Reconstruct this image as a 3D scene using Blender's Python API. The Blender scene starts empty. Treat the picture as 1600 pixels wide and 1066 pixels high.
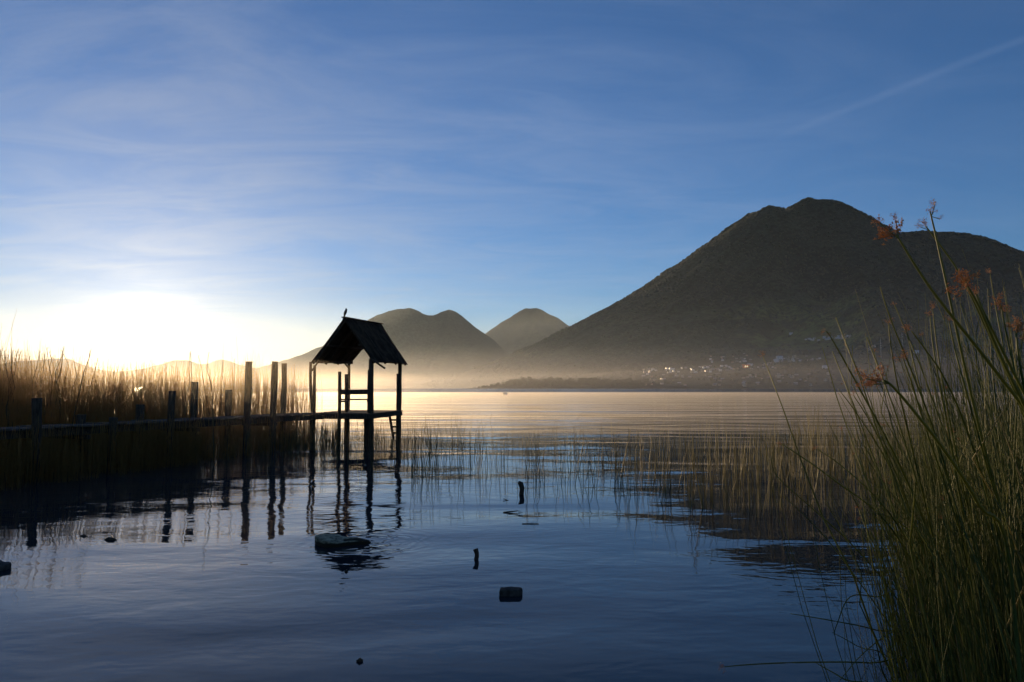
import bpy, math, random
import numpy as np
from mathutils import Vector, Matrix

R = math.radians
random.seed(7); rng = np.random.default_rng(7)
sc = bpy.context.scene
col = sc.collection

# ------------------------------------------------------------------ camera
CAM_H = 1.8; FPX = 1155.0; W, H = 1600, 1066; HORIZ = 606.5
cam = bpy.data.cameras.new('camera'); camo = bpy.data.objects.new('camera', cam); col.objects.link(camo)
cam.sensor_width = 36; cam.lens = 36 * FPX / W
PITCH = math.atan((HORIZ - H / 2) / FPX)
camo.location = (0, 0, CAM_H); camo.rotation_euler = (R(90) + PITCH, 0, 0)
cam.clip_start = 0.05; cam.clip_end = 80000
sc.camera = camo
CP, SP = math.cos(PITCH), math.sin(PITCH)
def ray(px, py):
    a = (px - W / 2) / FPX; b = (H / 2 - py) / FPX
    return Vector((a, CP - b * SP, SP + b * CP))
def at(px, py, Y):
    d = ray(px, py); return Vector((d.x / d.y * Y, Y, CAM_H + d.z / d.y * Y))
def water_at(px, py):
    d = ray(px, py); t = -CAM_H / d.z; return Vector((d.x * t, d.y * t, 0))

# ------------------------------------------------------------------ light
SUN_EL, SUN_AZ = R(3.1), R(-26.7)          # azimuth from +Y, negative = left
S = Vector((math.sin(SUN_AZ) * math.cos(SUN_EL), math.cos(SUN_AZ) * math.cos(SUN_EL), math.sin(SUN_EL)))
sun = bpy.data.lights.new('sun', 'SUN'); suno = bpy.data.objects.new('sun', sun); col.objects.link(suno)
sun.energy = 5.0; sun.angle = R(0.53); sun.color = (1.0, 0.70, 0.40)
suno.rotation_euler = S.to_track_quat('Z', 'Y').to_euler()
suno.location = S * 200

world = bpy.data.worlds.new('World'); sc.world = world; world.use_nodes = True
nt = world.node_tree; nt.nodes.clear()
def N(t, typ, **kw):
    n = t.nodes.new(typ)
    for k, v in kw.items():
        if k.startswith('i_'):
            key = k[2:]; key = int(key) if key.isdigit() else key
            n.inputs[key].default_value = v
        else: setattr(n, k, v)
    return n
def math_n(t, op, a, b=None, c=None, clamp=False):
    n = t.nodes.new('ShaderNodeMath'); n.operation = op; n.use_clamp = clamp
    for i, v in enumerate((a, b, c)):
        if v is None: continue
        if isinstance(v, (int, float)): n.inputs[i].default_value = v
        else: t.links.new(v, n.inputs[i])
    return n.outputs[0]
def vmath(t, op, a, b=None, out=0):
    n = t.nodes.new('ShaderNodeVectorMath'); n.operation = op
    for i, v in enumerate((a, b)):
        if v is None: continue
        if isinstance(v, (tuple, list, Vector)): n.inputs[i].default_value = tuple(v)
        else: t.links.new(v, n.inputs[i])
    return n.outputs[out]
def maprange(t, v, a, b, c=0.0, d=1.0, smooth=True):
    n = t.nodes.new('ShaderNodeMapRange'); n.interpolation_type = 'SMOOTHSTEP' if smooth else 'LINEAR'
    t.links.new(v, n.inputs[0])
    for i, x in enumerate((a, b, c, d)): n.inputs[i + 1].default_value = x
    return n.outputs[0]
def mixcol(t, f, a, b, mode='MIX'):
    n = t.nodes.new('ShaderNodeMix'); n.data_type = 'RGBA'; n.blend_type = mode
    for i, v in ((0, f), (6, a), (7, b)):
        if isinstance(v, (int, float)): n.inputs[i].default_value = v
        elif isinstance(v, (tuple, list)): n.inputs[i].default_value = (*v[:3], 1)
        else: t.links.new(v, n.inputs[i])
    return n.outputs[2]

SKY_STRENGTH = 0.148
sky = N(nt, 'ShaderNodeTexSky', sky_type='NISHITA', sun_disc=False, sun_elevation=SUN_EL, sun_rotation=SUN_AZ,
        altitude=1500, air_density=1.0, dust_density=0.45, ozone_density=3.8)
tc = N(nt, 'ShaderNodeTexCoord')
D = vmath(nt, 'NORMALIZE', tc.outputs['Generated'])
sep = N(nt, 'ShaderNodeSeparateXYZ'); nt.links.new(D, sep.inputs[0])
zz = math_n(nt, 'MAXIMUM', sep.outputs[2], 0.0)
den = math_n(nt, 'ADD', zz, 0.10)
pl = N(nt, 'ShaderNodeCombineXYZ')
nt.links.new(math_n(nt, 'DIVIDE', sep.outputs[0], den), pl.inputs[0])
nt.links.new(math_n(nt, 'DIVIDE', sep.outputs[1], den), pl.inputs[1])
mp = N(nt, 'ShaderNodeMapping'); mp.inputs['Rotation'].default_value = (0, 0, R(-32)); mp.inputs['Scale'].default_value = (0.45, 1.0, 1)
nt.links.new(pl.outputs[0], mp.inputs[0])
n1 = N(nt, 'ShaderNodeTexNoise', i_Scale=2.6, i_Detail=9.0, i_Roughness=0.62, i_Distortion=1.0); nt.links.new(mp.outputs[0], n1.inputs[0])
n2 = N(nt, 'ShaderNodeTexNoise', i_Scale=0.32, i_Detail=2.0); nt.links.new(mp.outputs[0], n2.inputs[0])
cosg = vmath(nt, 'DOT_PRODUCT', D, S, out=1)
near = maprange(nt, cosg, 0.45, 0.98)       # cirrus veil is thickest on the sunward side
c1 = maprange(nt, n1.outputs[0], 0.22, 0.86)
c2 = maprange(nt, n2.outputs[0], 0.20, 0.60)
cl = math_n(nt, 'MULTIPLY', c1, c2)
cl = math_n(nt, 'MULTIPLY', cl, math_n(nt, 'MULTIPLY_ADD', near, 0.33, 0.12))
# contrail: a thin band along a great circle
d1 = ray(1150, 240).normalized(); d2 = ray(1640, 44).normalized(); dn = d1.cross(d2).normalized(); dt = dn.cross(d1).normalized()
tw = N(nt, 'ShaderNodeTexNoise', i_Scale=9.0, i_Detail=4.0); nt.links.new(D, tw.inputs[0])
off = math_n(nt, 'ABSOLUTE', math_n(nt, 'ADD', vmath(nt, 'DOT_PRODUCT', D, dn, out=1), math_n(nt, 'MULTIPLY_ADD', tw.outputs[0], 0.010, -0.005)))
band = maprange(nt, off, 0.007, 0.0)
al = vmath(nt, 'DOT_PRODUCT', D, dt, out=1)
band = math_n(nt, 'MULTIPLY', band, maprange(nt, al, 0.0, 0.12))
band = math_n(nt, 'MULTIPLY', band, maprange(nt, math_n(nt, 'ADD', al, 0.0), 0.9, 0.35))
band = math_n(nt, 'MULTIPLY', band, 0.065)
# ice-crystal cloud: scatters sunlight strongly forward
cg = math_n(nt, 'MAXIMUM', cosg, 0.0)
fw = math_n(nt, 'POWER', cg, 90.0); fw2 = math_n(nt, 'POWER', cg, 14.0)
amp = math_n(nt, 'ADD', math_n(nt, 'MULTIPLY_ADD', fw, 3.0, 2.2), math_n(nt, "MULTIPLY", fw2, 0.75))
ccol = mixcol(nt, fw2, (0.80, 1.0, 1.42), (1.08, 1.0, 0.86))
cv = vmath(nt, 'SCALE', ccol); nt.links.new(amp, cv.node.inputs['Scale'])
mx = mixcol(nt, cl, mixcol(nt, 1.0, sky.outputs[0], (1.16, 1.0, 1.04), 'MULTIPLY'), cv)
mx = mixcol(nt, band, mx, cv)
# thin even aureole of the same ice veil round the sun
aur = math_n(nt, 'ADD', math_n(nt, 'MULTIPLY', math_n(nt, 'POWER', cg, 800.0), 4.5), math_n(nt, 'MULTIPLY', math_n(nt, 'POWER', cg, 40.0), 0.55))
aur = math_n(nt, 'MULTIPLY', aur, math_n(nt, 'MULTIPLY_ADD', c1, 0.5, 0.75))
au = vmath(nt, 'SCALE', (1.0, 0.84, 0.55)); nt.links.new(aur, au.node.inputs['Scale'])
mx = mixcol(nt, 1.0, mx, au, 'ADD')
bg = N(nt, 'ShaderNodeBackground'); bg.inputs[1].default_value = SKY_STRENGTH
nt.links.new(mx, bg.inputs[0])
wo = N(nt, 'ShaderNodeOutputWorld'); nt.links.new(bg.outputs[0], wo.inputs[0])

sc.view_settings.view_transform = 'Standard'; sc.view_settings.look = 'None'
sc.view_settings.exposure = 0.43; sc.view_settings.gamma = 1.0; sc.view_settings.use_curve_mapping = False
sc.cycles.use_denoising = True
sc.cycles.max_bounces = 6; sc.cycles.transparent_max_bounces = 24; sc.cycles.volume_bounces = 1
sc.cycles.sample_clamp_indirect = 4.0; sc.cycles.caustics_reflective = False; sc.cycles.caustics_refractive = False

# ------------------------------------------------------------------ materials
def mat(name):
    m = bpy.data.materials.new(name); m.use_nodes = True
    t = m.node_tree; b = t.nodes['Principled BSDF']; return m, t, b
def setcol(t, b, lo, hi, scale=8.0, detail=5.0, vec='Object', stretch=(1, 1, 1), bump=0.0, bdist=0.01, rough=0.8):
    c = N(t, 'ShaderNodeTexCoord'); mpp = N(t, 'ShaderNodeMapping'); mpp.inputs['Scale'].default_value = stretch
    t.links.new(c.outputs[vec], mpp.inputs[0])
    n = N(t, 'ShaderNodeTexNoise', i_Scale=scale, i_Detail=detail, i_Roughness=0.6); t.links.new(mpp.outputs[0], n.inputs[0])
    f = maprange(t, n.outputs[0], 0.3, 0.7)
    t.links.new(mixcol(t, f, lo, hi), b.inputs['Base Color'])
    b.inputs['Roughness'].default_value = rough
    if bump:
        bu = N(t, 'ShaderNodeBump'); bu.inputs['Strength'].default_value = bump; bu.inputs['Distance'].default_value = bdist
        t.links.new(n.outputs[0], bu.inputs['Height']); t.links.new(bu.outputs[0], b.inputs['Normal'])
    return n, f

M = {}
m, t, b = mat('weathered_wood'); setcol(t, b, (0.026, 0.018, 0.012), (0.095, 0.066, 0.045), 6, 6, stretch=(6, 6, 0.6), bump=0.7, bdist=0.02, rough=0.9); b.inputs['Specular IOR Level'].default_value = 0.15; M['wood'] = m
m, t, b = mat('plank_wood'); setcol(t, b, (0.045, 0.033, 0.022), (0.15, 0.11, 0.08), 5, 6, stretch=(1, 5, 5), bump=0.6, bdist=0.01, rough=0.9); b.inputs['Specular IOR Level'].default_value = 0.2; M['plank'] = m
m, t, b = mat('tarred_roof_sheet'); setcol(t, b, (0.022, 0.015, 0.010), (0.070, 0.046, 0.030), 3, 6, bump=0.4, bdist=0.01, rough=0.95); b.inputs['Specular IOR Level'].default_value = 0.1; M['roof'] = m
m, t, b = mat('wet_stone'); setcol(t, b, (0.06, 0.048, 0.028), (0.46, 0.40, 0.26), 14, 7, bump=0.8, bdist=0.012, rough=0.9); b.inputs['Specular IOR Level'].default_value = 0.15; M['stone'] = m
cc_ = N(t, 'ShaderNodeTexCoord'); zs_ = N(t, 'ShaderNodeSeparateXYZ'); t.links.new(cc_.outputs['Object'], zs_.inputs[0])
wn_ = N(t, 'ShaderNodeTexNoise', i_Scale=9.0, i_Detail=3.0); t.links.new(cc_.outputs['Object'], wn_.inputs[0])
wet = maprange(t, math_n(t, 'MULTIPLY_ADD', wn_.outputs[0], 0.03, zs_.outputs[2]), 0.052, 0.066)      # wet band above the waterline
t.links.new(mixcol(t, wet, (0.030, 0.024, 0.014), b.inputs['Base Color'].links[0].from_socket), b.inputs['Base Color'])
m, t, b = mat('dark_stone'); setcol(t, b, (0.03, 0.028, 0.024), (0.09, 0.08, 0.07), 14, 7, bump=0.8, bdist=0.012, rough=0.95); b.inputs['Specular IOR Level'].default_value = 0.12; M['darkstone'] = m
m, t, b = mat('bird_feathers'); setcol(t, b, (0.015, 0.014, 0.014), (0.03, 0.028, 0.028), 30, 3, rough=0.6); M['bird'] = m

def leafy(name, lo, hi, trans, tcol, scale=3.0, vec='Object', rough=0.5, tip=None):
    m, t, b = mat(name)
    n, f = setcol(t, b, lo, hi, scale, 4, vec=vec, rough=rough)
    b.inputs['Specular IOR Level'].default_value = 0.35
    tr = N(t, 'ShaderNodeBsdfTranslucent'); tr.inputs[0].default_value = (*tcol, 1)
    mx = N(t, 'ShaderNodeMixShader'); mx.inputs[0].default_value = trans
    t.links.new(b.outputs[0], mx.inputs[1]); t.links.new(tr.outputs[0], mx.inputs[2])
    t.links.new(mx.outputs[0], t.nodes['Material Output'].inputs[0])
    return m
M['reed_green'] = leafy('green_reed', (0.045, 0.072, 0.015), (0.13, 0.15, 0.038), 0.36, (0.32, 0.34, 0.07), 2.0)
M['reed_gold'] = leafy('dry_reed', (0.09, 0.085, 0.03), (0.22, 0.20, 0.08), 0.40, (0.50, 0.44, 0.16), 1.5)
M['reed_bed'] = leafy('bed_reed', (0.08, 0.065, 0.025), (0.20, 0.15, 0.06), 0.55, (0.75, 0.46, 0.13), 0.6)
M['reed_dark'] = leafy('dark_reed', (0.035, 0.034, 0.014), (0.10, 0.088, 0.035), 0.30, (0.32, 0.27, 0.09), 1.0)
M['seed'] = leafy('rust_seed', (0.22, 0.105, 0.035), (0.52, 0.30, 0.11), 0.40, (0.72, 0.40, 0.14), 40.0)
M['tree'] = leafy('tree_leaves', (0.015, 0.029, 0.020), (0.034, 0.052, 0.030), 0.06, (0.06, 0.07, 0.02), 0.1, rough=0.8)

def wall_mat(name, c, rough=0.8):
    m, t, b = mat(name)
    setcol(t, b, tuple(x * 0.8 for x in c), c, 0.6, 4, rough=rough); return m
M['white_wall'] = wall_mat('white_plaster', (0.80, 0.78, 0.74))
M['cream_wall'] = wall_mat('cream_plaster', (0.42, 0.37, 0.30))
M['block_wall'] = wall_mat('grey_block', (0.20, 0.19, 0.175))
M['orange_wall'] = wall_mat('orange_paint', (0.62, 0.16, 0.06))
M['tin'] = wall_mat('tin_roof', (0.45, 0.45, 0.46), 0.3); M['tin'].node_tree.nodes['Principled BSDF'].inputs['Metallic'].default_value = 0.8
M['rust'] = wall_mat('rusty_roof', (0.30, 0.12, 0.06), 0.6)
M['pane'] = wall_mat('dark_pane', (0.05, 0.05, 0.06), 0.1)
M['steel'] = wall_mat('painted_steel', (0.6, 0.55, 0.5), 0.4)
M['red_steel'] = wall_mat('red_steel', (0.6, 0.12, 0.06), 0.4)
m, t, b = mat('lit_window'); b.inputs['Emission Color'].default_value = (1, 0.62, 0.32, 1); b.inputs['Emission Strength'].default_value = 1.6; M['lit'] = m

# ------------------------------------------------------------------ helpers
def link(o, parent=None):
    col.objects.link(o)
    if parent is not None: o.parent = parent
    return o
def tag(o, label=None, cat=None, group=None, kind=None):
    if label: o['label'] = label
    if cat: o['category'] = cat
    if group: o['group'] = group
    if kind: o['kind'] = kind
    return o
def mesh_np(name, v, f, material=None, smooth=False):
    """v (n,3) ; f (m,k) one face size"""
    me = bpy.data.meshes.new(name)
    v = np.ascontiguousarray(v, dtype=np.float32); f = np.ascontiguousarray(f, dtype=np.int32)
    me.vertices.add(len(v)); me.vertices.foreach_set('co', v.ravel())
    k = f.shape[1]
    me.loops.add(f.size); me.loops.foreach_set('vertex_index', f.ravel())
    me.polygons.add(len(f))
    me.polygons.foreach_set('loop_start', np.arange(0, f.size, k, dtype=np.int32))
    me.polygons.foreach_set('loop_total', np.full(len(f), k, dtype=np.int32))
    if smooth: me.polygons.foreach_set('use_smooth', np.ones(len(f), dtype=bool))
    me.update(calc_edges=True); me.validate()
    if material: me.materials.append(material)
    return me
def obj(name, me, parent=None, loc=None, rot=None):
    o = bpy.data.objects.new(name, me); link(o, parent)
    if loc is not None: o.location = loc
    if rot is not None: o.rotation_euler = rot
    return o
def empty(name, loc=(0, 0, 0), rz=0):
    o = bpy.data.objects.new(name, None); link(o); o.location = loc; o.rotation_euler = (0, 0, rz); o.empty_display_size = 0.2; return o
class MB:
    def __init__(s): s.v = []; s.f = []; s.m = []
    def add(s, vs, fs, mi=0):
        k = len(s.v); s.v += [tuple(p) for p in vs]; s.f += [tuple(i + k for i in q) for q in fs]; s.m += [mi] * len(fs)
    def box(s, c, d, mi=0, rz=0.0):
        cx, cy, cz = c; dx, dy, dz = (x / 2 for x in d); ca, sa = math.cos(rz), math.sin(rz)
        vs = []
        for z in (-dz, dz):
            for x, y in ((-dx, -dy), (dx, -dy), (dx, dy), (-dx, dy)):
                vs.append((cx + x * ca - y * sa, cy + x * sa + y * ca, cz + z))
        s.add(vs, [(3, 2, 1, 0), (4, 5, 6, 7), (0, 1, 5, 4), (1, 2, 6, 5), (2, 3, 7, 6), (3, 0, 4, 7)], mi)
    def beam(s, a, b, w, h, mi=0, jit=0.0):
        """rectangular beam from a to b"""
        a = Vector(a); b = Vector(b); d = (b - a).normalized()
        up = Vector((0, 0, 1)) if abs(d.z) < 0.9 else Vector((0, 1, 0))
        s1 = d.cross(up).normalized(); s2 = s1.cross(d).normalized()
        vs = []
        for p in (a, b):
            for x, y in ((-1, -1), (1, -1), (1, 1), (-1, 1)):
                vs.append(p + s1 * (x * w / 2 * (1 + random.uniform(-jit, jit))) + s2 * (y * h / 2 * (1 + random.uniform(-jit, jit))))
        s.add(vs, [(0, 1, 2, 3), (7, 6, 5, 4), (0, 4, 5, 1), (1, 5, 6, 2), (2, 6, 7, 3), (3, 7, 4, 0)], mi)
    def tube(s, pts, rad, n=8, mi=0, caps=True, wob=0.0):
        pts = [Vector(p) for p in pts]; rings = []
        base = len(s.v)
        for i, p in enumerate(pts):
            d = (pts[min(i + 1, len(pts) - 1)] - pts[max(i - 1, 0)]).normalized()
            up = Vector((1, 0, 0)) if abs(d.x) < 0.9 else Vector((0, 1, 0))
            a = d.cross(up).normalized(); b2 = d.cross(a).normalized()
            r = rad[i] if isinstance(rad, (list, tuple)) else rad
            for k in range(n):
                th = 2 * math.pi * k / n; rr = r * (1 + random.uniform(-wob, wob))
                s.v.append(tuple(p + a * (math.cos(th) * rr) + b2 * (math.sin(th) * rr)))
        for i in range(len(pts) - 1):
            for k in range(n):
                k2 = (k + 1) % n
                s.f.append((base + i * n + k, base + i * n + k2, base + (i + 1) * n + k2, base + (i + 1) * n + k)); s.m.append(mi)
        if caps:
            s.f.append(tuple(base + k for k in reversed(range(n)))); s.m.append(mi)
            s.f.append(tuple(base + (len(pts) - 1) * n + k for k in range(n))); s.m.append(mi)
    def mesh(s, name, mats, smooth=False):
        me = bpy.data.meshes.new(name); me.from_pydata(s.v, [], s.f)
        for m_ in (mats if isinstance(mats, (list, tuple)) else [mats]): me.materials.append(m_)
        if any(s.m): me.polygons.foreach_set('material_index', s.m)
        if smooth: me.polygons.foreach_set('use_smooth', [True] * len(s.f))
        me.update(); return me

# value noise in numpy
_perm = np.random.default_rng(3).random((256, 256))
def vnoise(x, y):
    xi = np.floor(x).astype(int); yi = np.floor(y).astype(int); fx = x - xi; fy = y - yi
    fx = fx * fx * (3 - 2 * fx); fy = fy * fy * (3 - 2 * fy)
    g = lambda i, j: _perm[i & 255, j & 255]
    return (g(xi, yi) * (1 - fx) + g(xi + 1, yi) * fx) * (1 - fy) + (g(xi, yi + 1) * (1 - fx) + g(xi + 1, yi + 1) * fx) * fy
def fbm(x, y, o=5, gain=0.5):
    s = 0; a = 1; tot = 0
    for k in range(o):
        s = s + a * vnoise(x * 2 ** k + 17.3 * k, y * 2 ** k + 5.1 * k); tot += a; a *= gain
    return s / tot * 2 - 1
def sstep(x, a, b):
    q = np.clip((x - a) / (b - a), 0, 1); return q * q * (3 - 2 * q)

# ------------------------------------------------------------------ terrain
DV = 6500.0; KV = DV / FPX
VC = ((1285 - 800) * KV, DV)
PL = np.array([(0, 297), (25, 295), (50, 283), (70, 266), (95, 277), (110, 272), (135, 258), (185, 222), (235, 185), (285, 152), (335, 122), (385, 95), (435, 71), (485, 49), (525, 34), (570, 20), (640, 0), (900, -6)], float)
PR = np.array([(0, 297), (25, 291), (45, 283), (65, 268), (85, 253), (115, 236), (165, 232), (215, 226), (265, 203), (315, 181), (415, 140), (565, 100), (715, 50), (915, 0), (1200, -6)], float)
PF = np.array([(0, 297), (30, 288), (60, 258), (110, 218), (185, 165), (285, 112), (385, 82), (485, 46), (560, 24), (660, 0), (900, -8)], float)
def prof(P, r): return np.interp(r / KV, P[:, 0], P[:, 1]) * KV
def terrain(x, y):
    x = np.asarray(x, float); y = np.asarray(y, float)
    dx = x - VC[0]; dy = y - VC[1]; r = np.hypot(dx, dy) + 1e-6; c = dx / r; s = dy / r
    wr = sstep(c, 0.55, 1.0); wl = sstep(-c, 0.35, 1.0); wf = 1 - wr - wl
    h = prof(PL, r) * wl + prof(PR, r) * wr + prof(PF, r) * wf
    th = np.arctan2(dy, dx)
    body = sstep(r, 250, 1500) * sstep(-r, -3700, -2200)
    gul = 0.35 - 1.6 * np.abs(fbm(th * 8 + r * 0.0006 + 0.5 * fbm(x * .0012, y * .0012, 3), r * 0.0007, 4))
    h = h + gul * 105 * body * (0.35 + 0.65 * wf) + fbm(x * 0.004, y * 0.004, 4) * 26 * sstep(r, 200, 900) * sstep(h, 40, 250)
    # green spur in front of the right flank
    ax, ay, bx, by = 1480.0, 3150.0, 2650.0, 4900.0
    L = math.hypot(bx - ax, by - ay); ux, uy = (bx - ax) / L, (by - ay) / L
    u = (x - ax) * ux + (y - ay) * uy; v = -(x - ax) * uy + (y - ay) * ux
    v = v + 110 * np.sin(u * 0.004)
    h = h + 175 * np.exp(-(v / 190) ** 2) * sstep(u, -100, 700) * sstep(-u, -2300, -1300)
    # shore shelf in front: low land rising away from the water
    ysh = 2030 + 60 * fbm(x * 0.002, x * 0 + 3.3, 3) + 2600 * (1 - sstep(x, -420, 20)) ** 2 * (x < 20)
    wx = sstep(x, -190, 60)
    shelf = np.where(y > ysh, (y - ysh) * (0.020 + 0.088 * sstep(x, 150, 900)) * wx, -4.0 - 0.02 * (ysh - y))
    shelf = shelf + np.where(y > ysh, (1 - np.exp(-np.maximum(y - ysh, 0) / 50)) * (15 + 6 * fbm(x * .012, y * .01, 2)) * sstep(x, -150, 90), 0)
    shelf = np.where(wx <= 0, -6.0, np.minimum(shelf, 60 + 150 * sstep(x, 200, 1500)))
    shelf = shelf + np.where(y > ysh, fbm(x * 0.006, y * 0.006, 3) * 5 * wx, 0)
    shelf = np.where((y > ysh) & (wx > 0.02), np.maximum(shelf, 0.6), shelf)
    h = np.where(y < ysh, np.minimum(h, -3), h)
    return np.maximum(h, shelf)
def grid_mesh(name, x0, x1, y0, y1, step, fn, material):
    xs = np.arange(x0, x1 + 1, step); ys = np.arange(y0, y1 + 1, step)
    X, Y = np.meshgrid(xs, ys); Z = fn(X, Y)
    v = np.stack([X.ravel(), Y.ravel(), Z.ravel()], 1)
    nx, ny = len(xs), len(ys); i = np.arange(nx * ny).reshape(ny, nx)
    f = np.stack([i[:-1, :-1].ravel(), i[:-1, 1:].ravel(), i[1:, 1:].ravel(), i[1:, :-1].ravel()], 1)
    keep = Z.ravel()[f].max(1) > -5
    return mesh_np(name, v, f[keep], material, smooth=True)

m, t, b = mat('forested_slope')
c = N(t, 'ShaderNodeTexCoord')
na = N(t, 'ShaderNodeTexNoise', i_Scale=0.0016, i_Detail=7.0, i_Roughness=0.62); t.links.new(c.outputs['Object'], na.inputs[0])
nb = N(t, 'ShaderNodeTexNoise', i_Scale=0.03, i_Detail=4.0, i_Roughness=0.65); t.links.new(c.outputs['Object'], nb.inputs[0])
ca = mixcol(t, maprange(t, na.outputs[0], 0.38, 0.66), (0.014, 0.026, 0.021), (0.028, 0.045, 0.030))
sz_ = N(t, 'ShaderNodeSeparateXYZ'); t.links.new(c.outputs['Object'], sz_.inputs[0])
nf = N(t, 'ShaderNodeTexNoise', i_Scale=0.0026, i_Detail=3.0, i_Roughness=0.5); t.links.new(c.outputs['Object'], nf.inputs[0])
fm = math_n(t, 'MULTIPLY', maprange(t, nf.outputs[0], 0.47, 0.58), math_n(t, 'MULTIPLY', maprange(t, sz_.outputs[2], 750.0, 350.0), maprange(t, sz_.outputs[0], 900.0, 1700.0)))
ca = mixcol(t, fm, ca, (0.075, 0.105, 0.035))
cb = mixcol(t, maprange(t, nb.outputs[0], 0.35, 0.65), (0.45, 0.45, 0.45), (1.3, 1.3, 1.2))
t.links.new(mixcol(t, 1.0, ca, cb, 'MULTIPLY'), b.inputs['Base Color'])
b.inputs['Roughness'].default_value = 0.95; b.inputs['Specular IOR Level'].default_value = 0.1
bu = N(t, 'ShaderNodeBump'); bu.inputs['Strength'].default_value = 1.0; bu.inputs['Distance'].default_value = 16
t.links.new(nb.outputs[0], bu.inputs['Height']); t.links.new(bu.outputs[0], b.inputs['Normal'])
M['slope'] = m

vol = obj('volcano', grid_mesh('volcano', -1500, 8600, 1950, 10500, 22, terrain, M['slope'])); tag(vol, kind='structure')

def ridge(name, pts, Dist, Lf, seed, rough=0.05, px_ext=None):
    pts = np.array(pts, float)
    k = Dist / FPX
    xs = np.linspace((pts[0, 0] - 800) * k, (pts[-1, 0] - 800) * k, 260)
    zs = np.interp(xs, (pts[:, 0] - 800) * k, (HORIZ - pts[:, 1]) * k) + fbm(xs * .004, xs * 0 + seed, 5) * 26
    vs = np.linspace(-1, 1, 61)
    X, V = np.meshgrid(xs, vs); Zr = np.tile(zs, (61, 1))
    a = np.abs(V)
    Z = Zr * (1 - a) ** 1.25
    nz = fbm(X * 0.0009 + seed, V * 2.2 + seed, 5)
    Z = Z + (0.3 - 1.5 * np.abs(nz)) * Zr * 0.30 * np.sin(np.pi * a) ** 1.0 * (V < 0.02) + fbm(X * 0.004, V * 9, 3) * 14 * (Zr > 60)
    Z = Z - 3 * (a > 0.98)
    Y = Dist + V * Lf
    v = np.stack([X.ravel(), Y.ravel(), Z.ravel()], 1)
    i = np.arange(v.shape[0]).reshape(X.shape)
    f = np.stack([i[:-1, :-1].ravel(), i[:-1, 1:].ravel(), i[1:, 1:].ravel(), i[1:, :-1].ravel()], 1)
    o = obj(name, mesh_np(name, v, f, M['slope'], smooth=True)); tag(o, kind='structure'); return o
ridge('mountain', [(300, 607), (360, 590), (400, 577), (450, 562), (500, 544), (540, 522), (560, 509), (575, 500), (590, 493), (605, 488), (620, 484), (640, 483), (655, 486), (668, 492), (676, 492), (688, 487), (700, 485), (712, 488), (722, 494), (735, 505), (757, 522), (790, 548), (830, 575), (880, 607)], 9500, 2600, 1.0)
ridge('mountain', [(600, 607), (680, 575), (730, 541), (757, 522), (790, 499), (812, 484), (822, 480), (838, 480), (848, 484), (870, 497), (893, 511), (930, 535), (980, 563), (1060, 607)], 11500, 2600, 5.0)
ridge('hills', [(-700, 585), (-500, 560), (-300, 572), (-150, 558), (-60, 572), (0, 570), (40, 564), (80, 560), (105, 561), (130, 570), (180, 582), (230, 576), (255, 569), (272, 562), (290, 561), (310, 568), (325, 569), (345, 562), (358, 563), (375, 571), (410, 576), (460, 588), (520, 600), (560, 607)], 13000, 1800, 9.0)

# forest on the slopes: thousands of crowns nobody could count
def ico():
    p = (1 + 5 ** .5) / 2
    v = np.array([(-1, p, 0), (1, p, 0), (-1, -p, 0), (1, -p, 0), (0, -1, p), (0, 1, p), (0, -1, -p), (0, 1, -p), (p, 0, -1), (p, 0, 1), (-p, 0, -1), (-p, 0, 1)]) / math.sqrt(1 + p * p)
    f = np.array([(0, 11, 5), (0, 5, 1), (0, 1, 7), (0, 7, 10), (0, 10, 11), (1, 5, 9), (5, 11, 4), (11, 10, 2), (10, 7, 6), (7, 1, 8), (3, 9, 4), (3, 4, 2), (3, 2, 6), (3, 6, 8), (3, 8, 9), (4, 9, 5), (2, 4, 11), (6, 2, 10), (8, 6, 7), (9, 8, 1)])
    return v, f
IV, IF = ico()
def blobs(P, rad, jitter=0.25, zs=1.1):
    n = len(P)
    v = IV[None] * rad[:, None, None] * (1 + rng.uniform(-jitter, jitter, (n, 12, 1))); v[..., 2] *= zs
    v = v + P[:, None, :]
    f = IF[None] + (np.arange(n) * 12)[:, None, None]
    return v.reshape(-1, 3), f.reshape(-1, 3)
n = 26000
X = rng.uniform(-700, 6500, n); Y = rng.uniform(2100, 7000, n); Z = terrain(X, Y)
ok = (Z > 8)
X, Y, Z = X[ok], Y[ok], Z[ok]; cl_ = vnoise(X * .0035 + 60, Y * .0035); kp = (rng.random(len(X)) < np.where(Z < 600, sstep(cl_, .25, .6) * .95 + .05, 1.0)); X, Y, Z = X[kp], Y[kp], Z[kp]
rd = rng.uniform(5, 11, len(X)) * np.where(Y < 3200, 0.55, 1.0)
cx_, cy_, cz_ = [], [], []                 # crowns standing along the volcano's crest
for q in rng.uniform(-0.05, 0.80, 2600):
    yy_ = np.arange(4500, 8200, 14.0); e_ = terrain(q * yy_, yy_) / yy_; j = int(e_.argmax()); cy_.append(yy_[j] + rng.uniform(-25, 25)); cx_.append(q * cy_[-1])
cx_, cy_ = np.array(cx_), np.array(cy_)
X = np.concatenate([X, cx_]); Y = np.concatenate([Y, cy_]); Z = np.concatenate([Z, terrain(cx_, cy_)]); rd = np.concatenate([rd, rng.uniform(7, 17, len(cx_)) * (0.4 + vnoise(cx_ * .01, cy_ * .01))])
v, f = blobs(np.stack([X, Y, Z + rd * 0.3], 1), rd)
o = obj('forest', mesh_np('forest', v, f, M['tree'])); tag(o, 'dark forest of round crowns covering the volcano slopes', 'forest', kind='stuff')

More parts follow.
